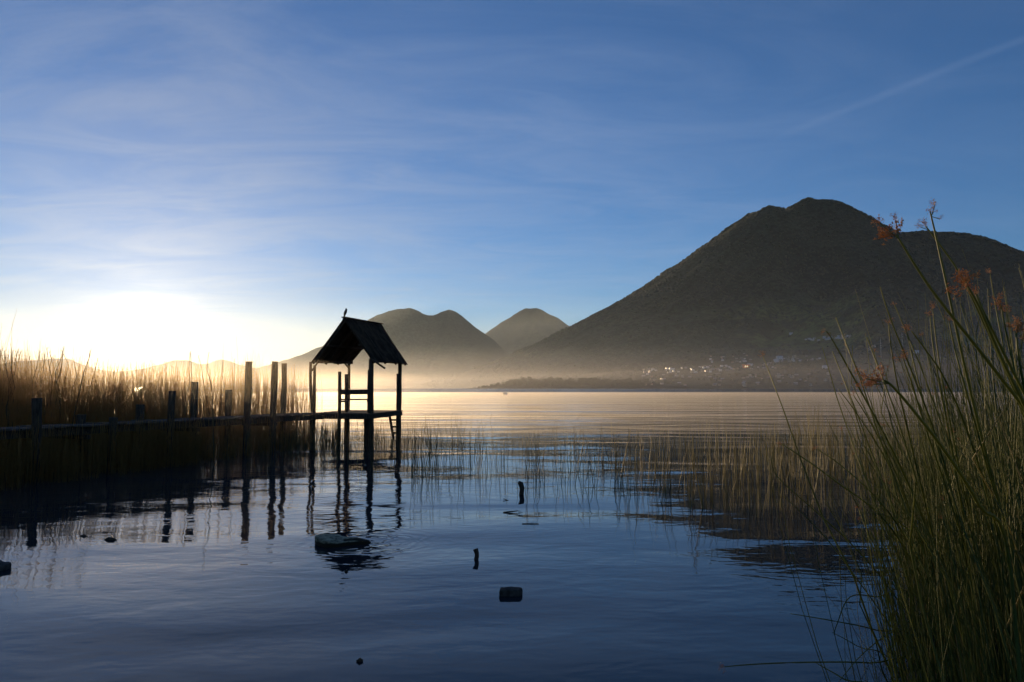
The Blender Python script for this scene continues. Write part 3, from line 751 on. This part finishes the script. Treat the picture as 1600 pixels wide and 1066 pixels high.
# slab outlines are in metres, x to the right, y away
pS = water_at(531, 850)
rock('flat_stone', [(-.30, .02), (-.22, -.13), (-.12, -.20), (0.0, -.19), (.12, -.09), (.30, -.02), (.34, .06), (.22, .14), (.05, .17), (-.12, .17), (-.26, .13)], -.16, .060, pS, M['stone'], 3, 'flat pale stone just breaking the surface amid ripples', 'stone', topjit=.010, slope=(-.10, .03))
pS = water_at(798, 929)
rock('square_stone', [(-.098, -.03), (-.085, -.065), (.02, -.07), (.085, -.055), (.104, .0), (.09, .05), (.0, .075), (-.09, .05)], -.14, .052, pS, M['darkstone'], 8, 'dark square block of stone standing alone in the near water', 'stone', topjit=.006)
pS = water_at(-9, 890)
rock('round_stone', [(-.22, -.06), (-.12, -.13), (0, -.15), (.09, -.11), (.14, -.03), (.12, .07), (.03, .14), (-.10, .16), (-.2, .08)], -.12, .055, pS, M['darkstone'], 5, 'dark rounded stone at the left edge of the photo', 'stone', topjit=.02)
def stick(name, base, pts, rad, label, cat='stick', material='wood'):
    o_ = water_at(*base); mb = MB(); mb.tube([Vector(q) for q in pts], rad, 8, wob=.12); o = obj(name, mb.mesh(name, M[material], True), loc=o_); tag(o, label, cat); return o
stick('stake', (744, 874), [(-.015, 0, -.4), (-.012, 0, -.05), (.006, 0, .03), (.006, 0, .06), (-.008, 0, .105)], [.022, .022, .022, .022, .026], 'short dark crooked stake above the square block')
stick('stake', (814, 773), [(0, 0, -.5), (0, 0, -.05), (.018, 0, .06), (.022, 0, .11), (-.012, 0, .20), (-.006, 0, .22)], [.04, .04, .04, .042, .045, .03], 'thicker dark stake among the thin reeds in mid water')
stick('twig', (808, 783), [(-.22, .1, .02), (-.05, 0, -.03), (.05, -.05, -.10)], [.006, .008, .006], 'thin twig leaning beside the thicker stake')
stick('twig', (797, 801), [(-.10, 0, .005), (.0, 0, .012), (.12, .03, .02)], [.006, .010, .006], 'thin twig floating flat below the thicker stake')
stick('twig', (830, 819), [(-.12, 0, .004), (.0, .01, .008), (.10, 0, .006)], [.004, .006, .004], 'thin twig floating flat among reed reflections')
stick('wood_chip', (562, 1034), [(-.018, 0, .0), (.0, .004, .012), (.02, 0, .004)], [.010, .014, .008], 'tiny dark wood chip floating near the bottom edge')
stick('wood_chip', (541, 894), [(-.014, 0, .0), (.0, .004, .012), (.015, 0, .004)], [.008, .012, .006], 'tiny dark wood chip floating below the flat stone')
stick('driftwood', (172, 844), [(-.08, 0, -.015), (-.02, .01, .012), (.04, 0, .01), (.08, 0, -.01)], [.012, .022, .02, .01], 'small dark lump of driftwood under the left posts')
stick('driftwood', (130, 838), [(-.07, 0, -.02), (0, .01, .004), (.07, 0, -.015)], [.012, .018, .012], 'low sliver of driftwood left of the lump')

# ------------------------------------------------------------------ reeds
def stems(base, top, bend, rad, nseg=5, sides=3, tipr=0.25):
    """many curved tapered stems. base, top, bend (n,3); returns verts, faces"""
    n = len(base); u = np.linspace(0, 1, nseg + 1)
    P_ = base[:, None] * (1 - u)[None, :, None] + top[:, None] * u[None, :, None] + bend[:, None] * (u * (1 - u) * 4)[None, :, None]
    r = rad[:, None] * (1 - (1 - tipr) * u[None] ** 1.3)
    ang = np.arange(sides) * 2 * np.pi / sides; ph = rng.uniform(0, 6.28, n)
    ca_, sa_ = np.cos(ang[None] + ph[:, None]), np.sin(ang[None] + ph[:, None])
    off_ = np.stack([ca_, sa_, np.zeros_like(ca_)], -1)
    V = P_[:, :, None, :] + off_[:, None] * r[:, :, None, None]
    V = V.reshape(n, -1, 3)
    f = []
    for s_ in range(nseg):
        for k in range(sides):
            k2 = (k + 1) % sides; f.append((s_ * sides + k, s_ * sides + k2, (s_ + 1) * sides + k2, (s_ + 1) * sides + k))
    f = np.array(f)[None] + (np.arange(n) * V.shape[1])[:, None, None]
    return V.reshape(-1, 3), f.reshape(-1, 4)
def reed_params(n, bx, by, h, lean=0.12, leanx=0.0, bend=0.06):
    base = np.stack([bx, by, np.full(n, -0.35)], 1)
    top = base + np.stack([rng.normal(leanx, lean, n) * h, rng.normal(0, lean, n) * h, h + 0.35], 1)
    bd = np.stack([rng.normal(0, bend, n) * h, rng.normal(0, bend, n) * h, np.zeros(n)], 1)
    return base, top, bd
# far-left reed bed behind the boardwalk
def in_bed(n):
    y = np.sqrt(rng.uniform(11.5 ** 2, 35 ** 2, n)); kx = rng.uniform(-0.98, -0.262, n); x = kx * y
    # keep clear of the boardwalk corridor: reeds only on its far side
    sx = (x - A0.x) * side.x + (y - A0.y) * side.y
    edge = -1.1 + 0.5 * vnoise(y * 0.7, y * 0.3)
    dens = vnoise(x * 0.5 + 40, y * 0.5)
    right = -0.262 - 0.05 * vnoise(y * 0.5, y * 0 + 2)
    keep = (sx < edge) & (((dens > 0.16) | (np.abs(kx + .50) < .07))) & (kx < right) & (rng.random(n) < np.where(kx > -.44, .60, 1.0))
    return x[keep], y[keep]
x, y = in_bed(19000); n = len(x)
hh = (1.75 + 0.95 * rng.random(n) ** 1.5 + 0.55 * (rng.random(n) < .03)) * (0.90 + 0.20 * vnoise(x * 0.35, y * 0.35)) + np.clip((y - 22) * 0.016, 0, 0.4)
hh *= np.where((x / y > -0.34), 0.93, 1.05) * (1 + .10 * sstep(-x / y, .58, .70)) * (1 - .05 * (np.abs(x / y + .5) < .06))
v, f = stems(*reed_params(n, x, y, hh, 0.06, 0.0, 0.04), rng.uniform(.006, .011, n), 5)
o = obj('reed_bed', mesh_np('reed_bed', v, f, M['reed_bed'])); tag(o, 'dense bed of tall backlit reeds behind the boardwalk', 'reed bed', kind='stuff')

# seed head: branchlets with spikelets
def head_mesh(seed, size=1.0, branches=7, dense=1.0):
    g = random.Random(seed); vs = []; fs = []
    mb = MB()
    for b_ in range(branches):
        th = g.uniform(0, 6.28); el = g.uniform(0.0, 1.35); L_ = g.uniform(.025, .075) * size
        d_ = Vector((math.cos(th) * math.cos(el), math.sin(th) * math.cos(el), math.sin(el)))
        mid = d_ * L_ * .55 + Vector((0, 0, .006)); end = d_ * L_
        mb.tube([(0, 0, 0), mid, end], [.0011, .0009, .0006], 3, caps=False)
        for q in range(int(g.randint(6, 10) * dense)):
            c_ = end + Vector((g.gauss(0, 1), g.gauss(0, 1), g.gauss(0, 1))) * .009 * size - d_ * g.uniform(0, .35) * L_
            dd = (d_ + Vector((g.gauss(0, .6), g.gauss(0, .6), g.gauss(0, .6)))).normalized() * g.uniform(.0045, .008) * size
            a_ = dd.cross(Vector((.3, .5, .8))).normalized() * .0024 * size; c2 = dd.cross(a_).normalized() * .0024 * size
            mb.add([c_ - dd, c_ + a_, c_ + c2, c_ - a_, c_ - c2, c_ + dd], [(0, 2, 1), (0, 3, 2), (0, 4, 3), (0, 1, 4), (5, 1, 2), (5, 2, 3), (5, 3, 4), (5, 4, 1)])
    return mb.mesh('seed_head', M['seed'])
HEADS = [head_mesh(k, 1.0, 8) for k in range(5)]
BIG = [head_mesh(50 + k, 1.35, 11, 1.3) for k in range(3)]

def smooth_path(P_, per=5):
    P_ = [Vector(p) for p in P_]; out = []
    for i in range(len(P_) - 1):
        a, b_, c_, d_ = P_[max(i - 1, 0)], P_[i], P_[i + 1], P_[min(i + 2, len(P_) - 1)]
        for k in range(per):
            t_ = k / per; out.append(0.5 * ((2 * b_) + (c_ - a) * t_ + (2 * a - 5 * b_ + 4 * c_ - d_) * t_ ** 2 + (3 * b_ - a - 3 * c_ + d_) * t_ ** 3))
    out.append(P_[-1]); return out
def hero(pts, rad, label, heads=None, group=None, material='reed_green'):
    rad *= 1.2
    """pts: (px, py, distance) from the tip down to the base"""
    W_ = [at(*q) for q in pts]; 
    base = W_[-1]
    if base.z > 0: W_.append(Vector((base.x + (base.x - W_[-2].x) * .25, base.y + 0.05, -0.3)))
    org = W_[-1].copy(); path = [p - org for p in smooth_path(W_)]; n_ = len(path)
    t_ = empty('tall_reed', tuple(org)); tag(t_, label, 'reed', group)
    mb = MB(); mb.tube(path, [rad * (0.35 + 0.65 * (i / (n_ - 1)) ** .6) for i in range(n_)], 7)
    obj('stem', mb.mesh('stem', M[material], True), t_)
    for (du, k, sz) in (heads or []):
        # du = (dx, dy) offset of a side head in metres from the tip
        d_ = (path[0] - path[2]).normalized(); tip = path[0] + Vector((du[0], 0, du[1]))
        if abs(du[0]) + abs(du[1]) > .012:
            mb = MB(); mb.tube([path[0] - d_ * .02, tip], .0014, 4); obj('branch', mb.mesh('branch', M[material]), t_)
        o = obj('seed_head', (BIG + HEADS)[k], t_, tip); o.rotation_euler = d_.to_track_quat('Z', 'Y').to_euler(); o.scale = (sz * .62,) * 3
    return t_
random.seed(77)
hero([(1400, 366, 2.3), (1455, 452, 2.32), (1540, 560, 2.36), (1640, 690, 2.45), (1760, 860, 2.6), (1880, 1060, 2.8)], .0062, 'thick reed leaning far left, its rust head drawn out to the left against the sky', [((0, -.005), 0, 1.1), ((-.05, .035), 3, .8), ((0.0, .045), 4, .6)])
hero([(1453, 330, 2.7), (1462, 368, 2.7), (1478, 440, 2.7), (1500, 540, 2.72), (1528, 660, 2.8), (1565, 800, 2.95), (1610, 960, 3.1)], .0052, 'tallest reed, its dark head standing highest against the sky', [((.012, -.005), 3, .75), ((.02, .022), 5, .6), ((.035, -.03), 6, .4)])
hero([(1446, 353, 2.75), (1462, 374, 2.75), (1498, 425, 2.75), (1535, 500, 2.75), (1585, 610, 2.8), (1640, 740, 2.9), (1700, 900, 3.1)], .0045, 'reed crossing behind the tallest one with a small forked head at its left', [((0, 0), 4, .8), ((-.018, -.005), 5, .5)])
hero([(1512, 448, 2.2), (1530, 480, 2.2), (1565, 560, 2.24), (1618, 670, 2.3), (1690, 830, 2.5)], .0056, 'reed with the fullest orange head, hanging left of a double stem', [((-.005, -.005), 1, 1.0), ((-.005, .02), 2, .8)])
hero([(1524, 458, 2.25), (1550, 515, 2.25), (1598, 610, 2.3), (1660, 730, 2.4), (1740, 900, 2.6)], .0054, 'right hand twin of the reed with the fullest orange head', [((0, -.005), 4, .7)])
hero([(1564, 476, 2.5), (1572, 520, 2.5), (1590, 600, 2.52), (1620, 720, 2.6), (1660, 900, 2.8)], .0042, 'reed near the right edge with a long narrow head', [((0, -.01), 3, .9), ((-.012, .016), 6, .7), ((.012, -.026), 7, .7)])
hero([(1547, 427, 3.0), (1556, 480, 3.0), (1580, 600, 3.0), (1620, 760, 3.2)], .0032, 'thin reed with a very small round head, above the long narrow one', [((0, 0), 5, .55)])
hero([(1588, 520, 2.2), (1592, 560, 2.2), (1604, 620, 2.25), (1630, 720, 2.35), (1680, 900, 2.6)], .0045, 'reed at the right edge with a bright red-orange head', [((0, 0), 0, .8), ((.005, .022), 4, .7)], None)
hero([(1375, 448, 2.8), (1392, 500, 2.8), (1440, 620, 2.82), (1474, 720, 2.9), (1500, 830, 3.1), (1520, 960, 3.4)], .0042, 'bare pointed reed without a head, highest of the left ones')
hero([(1290, 518, 3.0), (1300, 530, 3.0), (1350, 620, 3.0), (1400, 715, 3.1), (1445, 820, 3.3), (1475, 930, 3.6)], .0045, 'dark reed standing out leftmost before the volcano with a small red tip', [((-.004, 0), 3, .5), ((.02, -.01), 5, .35)])
hero([(1388, 505, 2.9), (1392, 540, 2.9), (1402, 600, 2.9), (1425, 700, 3.0), (1460, 850, 3.3), (1480, 960, 3.6)], .0036, 'pale green reed with a small round head left of the bare pointed one', [((0, 0), 6, .6)])
hero([(1453, 493, 2.9), (1458, 540, 2.9), (1468, 600, 2.9), (1490, 720, 3.0), (1515, 900, 3.3)], .0036, 'left of two pale upright reeds with touching heads', [((0, 0), 3, .6)])
hero([(1457, 482, 2.95), (1464, 540, 2.95), (1475, 610, 2.95), (1500, 740, 3.1), (1530, 900, 3.4)], .0036, 'right of two pale upright reeds with touching heads', [((0, 0), 4, .65)])
hero([(1424, 517, 2.7), (1445, 545, 2.7), (1475, 590, 2.7), (1510, 670, 2.8), (1550, 800, 3.0), (1580, 950, 3.3)], .0042, 'reed arching left under the two pale upright ones', [((-.005, .002), 5, .7)])
hero([(1483, 502, 2.6), (1493, 550, 2.6), (1512, 620, 2.6), (1545, 740, 2.8), (1590, 920, 3.0)], .0038, 'slim reed with a small head on its own before the slope', [((0, 0), 7, .6)])
hero([(1381, 594, 2.1), (1396, 605, 2.1), (1430, 645, 2.12), (1480, 710, 2.2), (1530, 790, 2.35), (1580, 900, 2.6)], .0055, 'low arching reed with a big brown double head reaching left', [((-.004, .0), 0, .85), ((-.05, .004), 1, .65), ((-.03, -.012), 3, .6)])
hero([(1411, 560, 2.6), (1425, 600, 2.6), (1450, 680, 2.7), (1490, 800, 2.9), (1520, 930, 3.2)], .0038, 'reed whose head hangs just above the water line left of the twin ones', [((0, 0), 1, .55)])
hero([(1310, 608, 3.2), (1340, 648, 3.2), (1385, 720, 3.3), (1425, 810, 3.5), (1455, 920, 3.8)], .0032, 'thin bare reed whose point touches the far shoreline')
hero([(1333, 617, 3.0), (1360, 660, 3.0), (1400, 740, 3.1), (1440, 850, 3.4), (1465, 950, 3.7)], .0032, 'thin reed with a faint head beside the bare one', [((0, 0), 6, .5)])
hero([(1221, 694, 2.8), (1250, 712, 2.8), (1310, 755, 2.85), (1375, 805, 3.0), (1420, 870, 3.3), (1450, 950, 3.7)], .0036, 'long low reed lying out over the water, reaching furthest left', [((0, 0), 5, .4)])
hero([(1276, 701, 2.9), (1320, 732, 2.9), (1380, 790, 3.0), (1425, 860, 3.3), (1455, 940, 3.7)], .0034, 'low reed right above the longest low one', [((0, 0), 3, .45)])
hero([(1204, 712, 3.6), (1215, 745, 3.6), (1270, 795, 3.6), (1330, 850, 3.7), (1390, 920, 3.9), (1440, 1010, 4.2)], .0034, 'curved bare reed hanging low with an upturned tip')
hero([(1225, 775, 3.4), (1290, 840, 3.4), (1350, 920, 3.5), (1400, 990, 3.7), (1440, 1050, 4.0)], .0032, 'straight bare reed slanting down across the water')
hero([(1132, 1042, 2.9), (1180, 1038, 2.9), (1260, 1035, 3.0), (1360, 1036, 3.3), (1440, 1046, 3.9)], .0034, 'reed lying flat just above the water at the bottom', [((0, 0), 4, .55)])
hero([(1235, 959, 3.2), (1300, 970, 3.2), (1370, 985, 3.4), (1435, 1012, 3.9)], .0032, 'nearly level reed above the lowest one')
hero([(1303, 992, 3.3), (1308, 975, 3.3), (1328, 933, 3.35), (1370, 933, 3.5), (1425, 945, 3.9)], .0030, 'bent reed folded sharply down to the water')
hero([(1350, 800, 3.2), (1390, 808, 3.2), (1430, 840, 3.4), (1460, 900, 3.8)], .0028, 'small arching reed at the left rim of the thicket')
hero([(1275, 1036, 3.1), (1320, 1062, 3.1), (1380, 1100, 3.3)], .0034, 'short reed pointing down left at the bottom edge')
hero([(1310, 1066, 3.4), (1350, 1020, 3.5), (1400, 985, 3.7), (1460, 975, 4.0)], .0030, 'reed arching over the bottom edge of the thicket')
hero([(1300, 988, 3.3), (1340, 1010, 3.4), (1400, 1050, 3.7)], .0026, 'thin reed crossing under the bent one')

# stem prototypes for the rest: curved unit stems with their own lean
PROTO = []
for k in range(10):
    g = random.Random(300 + k); bend = g.uniform(-.05, .09); tilt = -g.uniform(.05, .42); L_ = 1.0
    pts = [(tilt * u + bend * 4 * u * (1 - u), g.uniform(-.01, .01) + g.uniform(-.06, .06) * u, u) for u in [i / 9 for i in range(10)]]
    mb = MB(); mb.tube(pts, [.0030 * (1 - .68 * (i / 9) ** 1.2) for i in range(10)], 5)
    PROTO.append((mb.mesh('stem', M['reed_green'], True), Vector(pts[-1]), Vector(pts[-1]) - Vector(pts[-2]), mb.mesh('stem', M['reed_gold'], True)))
def thicket_pts(n):
    y = np.sqrt(rng.uniform(2.6 ** 2, 9.5 ** 2, n)); kx = 0.525 + 0.55 * rng.random(n) ** 1.2; x = kx * y
    return x, y
x, y = thicket_pts(255)
x[:100] = y[:100] * (.575 + .27 * rng.random(100) ** .8); od = np.argsort(y)
for i in range(255):
    h = (rng.uniform(1.0, 2.1) * (1.0 if x[i] / y[i] > .62 else .85)) if i >= 100 else CAM_H + y[i] * rng.uniform(-.05, .09) * (1.5 if x[i] / y[i] > .66 else .8)
    t_ = empty('green_reed', (x[i], y[i], -0.3), rng.uniform(-.9, .9)); s_ = h + .3; t_.scale = (s_, s_, s_)
    me, tip, dv, mg = PROTO[rng.integers(10)]
    gold = rng.random() < .12
    obj('stem', mg if gold else me, t_)
    if rng.random() < .45:
        o = obj('seed_head', HEADS[rng.integers(5)], t_, tip); o.rotation_euler = dv.to_track_quat('Z', 'Y').to_euler(); k = rng.uniform(.26, .44) / s_; o.scale = (k, k, k)
    far_ = y[i] > 5.5; hd = len(t_.children) > 1
    kd = ('dry' if gold else 'green') + (' reed with a rust seed head' if hd else ' bare pointed reed'); pl_ = ' in the far part of the right thicket' if far_ else ' in the near part of the right thicket'
    tag(t_, kd + pl_, 'reed', kd.replace('reed', 'reeds', 1) + pl_)
n = 4600
x, y = thicket_pts(n); x = np.where(rng.random(n) < .5, x * 1.05, x)
hh = rng.uniform(.7, 1.6, n) + .55 * rng.random(n) * (x / y > .60)
v, f = stems(*reed_params(n, x, y, hh, 0.12, -0.14, 0.05), rng.uniform(.0022, .0042, n), 5)
o = obj('reed_thicket', mesh_np('reed_thicket', v, f, M['reed_green'])); tag(o, 'dense green reed thicket filling the right edge', 'reed thicket', kind='stuff')
n = 950
y = rng.uniform(3.0, 7.5, n); x = y * (.585 + .42 * rng.random(n) ** .7)
hh = CAM_H + y * (rng.uniform(-.10, .03, n) + .16 * rng.random(n) * (x / y > .62))
v, f = stems(*reed_params(n, x, y, hh, 0.09, -0.13, 0.04), rng.uniform(.003, .005, n), 7, 4)
o = obj('reed_thicket', mesh_np('reed_thicket', v, f, M['reed_green'], True)); tag(o, 'tall bare green reeds rising out of the thicket at right', 'reed thicket', kind='stuff')
n = 800
x, y = thicket_pts(n); hh = rng.uniform(.3, 1.2, n)
v, f = stems(*reed_params(n, x, y, hh, 0.30, -0.1, 0.12), rng.uniform(.002, .004, n), 6)
o = obj('dead_reeds', mesh_np('dead_reeds', v, f, M['reed_gold'])); tag(o, 'broken dry reeds caught low in the right thicket', 'dry reeds', kind='stuff')

# mid-water reeds
UP = []
for k in range(12):
    g = random.Random(500 + k); bend = g.uniform(-.06, .06); tilt = g.gauss(0, .13)
    pts = [(tilt * u + bend * 4 * u * (1 - u) + (g.uniform(-.25, .25) * max(0, u - .7) if k > 8 else 0), g.uniform(-.05, .05) * u, u) for u in [i / 7 for i in range(8)]]
    mb = MB(); mb.tube(pts, [.0075 * (1 - .65 * (i / 7)) for i in range(8)], 4)
    UP.append((mb.mesh('reed_stem', M['reed_dark'], True), mb.mesh('reed_stem', M['reed_gold'], True)))
def water_reed(x, y, h, gold, label, group):
    o = bpy.data.objects.new('water_reed', UP[rng.integers(12)][1 if gold else 0]); col.objects.link(o)
    o.location = (x, y, -.25); s_ = h + .25; o.scale = (s_, s_, s_); o.rotation_euler = (0, 0, rng.uniform(0, 6.28)); tag(o, label, 'reed', group)
def region(n, px0, px1, py0, py1, clump=0.6, seed=0):
    g = np.random.default_rng(seed); out = []
    cl = [(g.uniform(px0, px1), g.uniform(py0, py1)) for _ in range(max(3, n // 9))]
    while len(out) < n:
        if g.random() < clump: c_ = cl[g.integers(len(cl))]; px, py = c_[0] + g.normal(0, 8), c_[1] + g.normal(0, 3)
        else: px, py = g.uniform(px0, px1), g.uniform(py0, py1)
        if px0 - 10 < px < px1 + 10 and py0 <= py <= py1 + 4: out.append(water_at(px, py))
    return out
G = [(95, 630, 780, 690, 742, .55, 1, (.45, 1.05), .15, ' reed in shallow water just right of the hut', 'reeds right of the hut'),
     (60, 495, 632, 690, 738, .4, 2, (.25, .8), .15, ' reed standing under and around the hut', 'reeds around the hut stilts'),
     (70, 815, 1005, 712, 772, .5, 3, (.35, .95), .3, ' reed in open mid water around and right of the thicker stake', 'reeds in open mid water'),
     (65, 1010, 1260, 725, 800, .4, 4, (.5, 1.05), .55, ' reed at the near rim of the stand in front of the village', 'reeds at the near rim')]
for n, a, b_, c_, d_, clp, sd, hr, pg, lab, grp in G:
    for p in region(n, a, b_, c_, d_, clp, sd):
        gd = rng.random() < pg; hq = rng.uniform(*hr); tall = hq > sum(hr) / 2
        kd = ('tall ' if tall else 'short ') + ('golden' if gd else 'dark')
        water_reed(p.x, p.y, hq, gd, kd + lab, kd + ' ' + grp)
def field(n, px0, px1, py0, py1, h0, h1, seed, lean=.10):
    g = np.random.default_rng(seed); dy0, dy1 = py0 - HORIZ, py1 - HORIZ
    Y0, Y1 = CAM_H * FPX / dy1, CAM_H * FPX / dy0
    y = np.sqrt(g.uniform(Y0 ** 2, Y1 ** 2, n * 3)); px = g.uniform(px0, px1, n * 3); x = (px - 800) / FPX * y
    keep = vnoise(x * 1.1 + seed * 7, y * .8) > .42; x, y = x[keep][:n], y[keep][:n]
    return stems(*reed_params(len(x), x, y, g.uniform(h0, h1, len(x)), lean, 0, .05), g.uniform(.0045, .008, len(x)), 5)
v, f = field(640, 960, 1420, 698, 805, .30, 1.05, 31)
o = obj('golden_reeds', mesh_np('golden_reeds', v, f, M['reed_gold'])); tag(o, 'golden reed stand in shallow water left of the thicket', 'reeds', kind='stuff')
v, f = field(1000, 1230, 1800, 672, 775, .6, 1.35, 32)
o = obj('brown_reeds', mesh_np('brown_reeds', v, f, M['reed_gold'])); tag(o, 'taller brown reed stand behind the thicket at right', 'reeds', kind='stuff')
v, f = field(700, 440, 640, 676, 720, .25, .8, 33)
o = obj('sparse_reeds', mesh_np('sparse_reeds', v, f, M['reed_dark'])); tag(o, 'sparse dark reeds behind the hut stilts', 'reeds', kind='stuff')
v, f = field(220, 630, 1010, 690, 760, .3, .9, 34)
o = obj('sparse_reeds', mesh_np('sparse_reeds', v, f, M['reed_dark'])); tag(o, 'sparse dark reeds from the hut to the middle of the water', 'reeds', kind='stuff')

# reeds standing in the water under and just in front of the boardwalk
n = 9000
sx = 0.75 - 1.7 * rng.random(n) ** 0.8; ss = rng.uniform(1.0, Lw + .3, n)
fr = rng.random(n) < .42; sx = np.where(fr, rng.uniform(.6, 1.0 + 1.6 * np.clip(1.15 - ss / Lw, 0, 1), n), sx)
x = A0.x + axis.x * ss + side.x * sx; y = A0.y + axis.y * ss + side.y * sx
keep = vnoise(x * 1.3, y * 1.3) > np.where(sx > .55, .38, .2); keep &= rng.random(n) < np.where(x / y > -.42, .40, 1.0); x, y = x[keep], y[keep]; n = len(x)
hh = np.where(sx[keep] > .5, rng.uniform(.40, 1.0, n) + .35 * rng.random(n) * (x / y < -.40), rng.uniform(.5, .86, n))
v, f = stems(*reed_params(n, x, y, hh, 0.05, 0.0, 0.04), rng.uniform(.005, .009, n), 4)
o = obj('pier_reeds', mesh_np('pier_reeds', v, f, M['reed_bed'])); tag(o, 'low dark reeds growing under and in front of the boardwalk', 'reeds', kind='stuff')
air('added_glow_mist', (-45, 16, -2), (-5.2, 50, 2.6), 4.5e-3, 0.8, (0.98, 0.86, 0.66), 'thin golden mist added for the warm glow over the backlit reed bed')  # added scattering volume, imitates the warm lens veil over the left reeds

# taller stems with seed heads that stand out of the left bed
random.seed(9)
for i in range(46):
    px = random.choice((random.uniform(2, 135), random.uniform(240, 400), random.uniform(2, 100))); Y = random.uniform(17, 27)
    h = CAM_H + random.uniform(38, 62) * Y / FPX - (.1 if px > 200 else 0)
    t_ = empty('headed_reed', ((px - 800) / FPX * Y, Y, -.25), random.uniform(0, 6.28)); t_.scale = (h + .25,) * 3
    k = random.randrange(9); obj('stem', UP[k][0], t_)
    tip = Vector(UP[k][0].vertices[-1].co); o = obj('seed_head', HEADS[random.randrange(5)], t_, tip); o.scale = (.75 / (h + .25),) * 3
    left_ = px < 200
    tag(t_, 'tall reed with seed head above the left bed, ' + ('left of the glare' if left_ else 'right of the glare'), 'reed', 'headed reeds left of the glare' if left_ else 'headed reeds right of the glare')
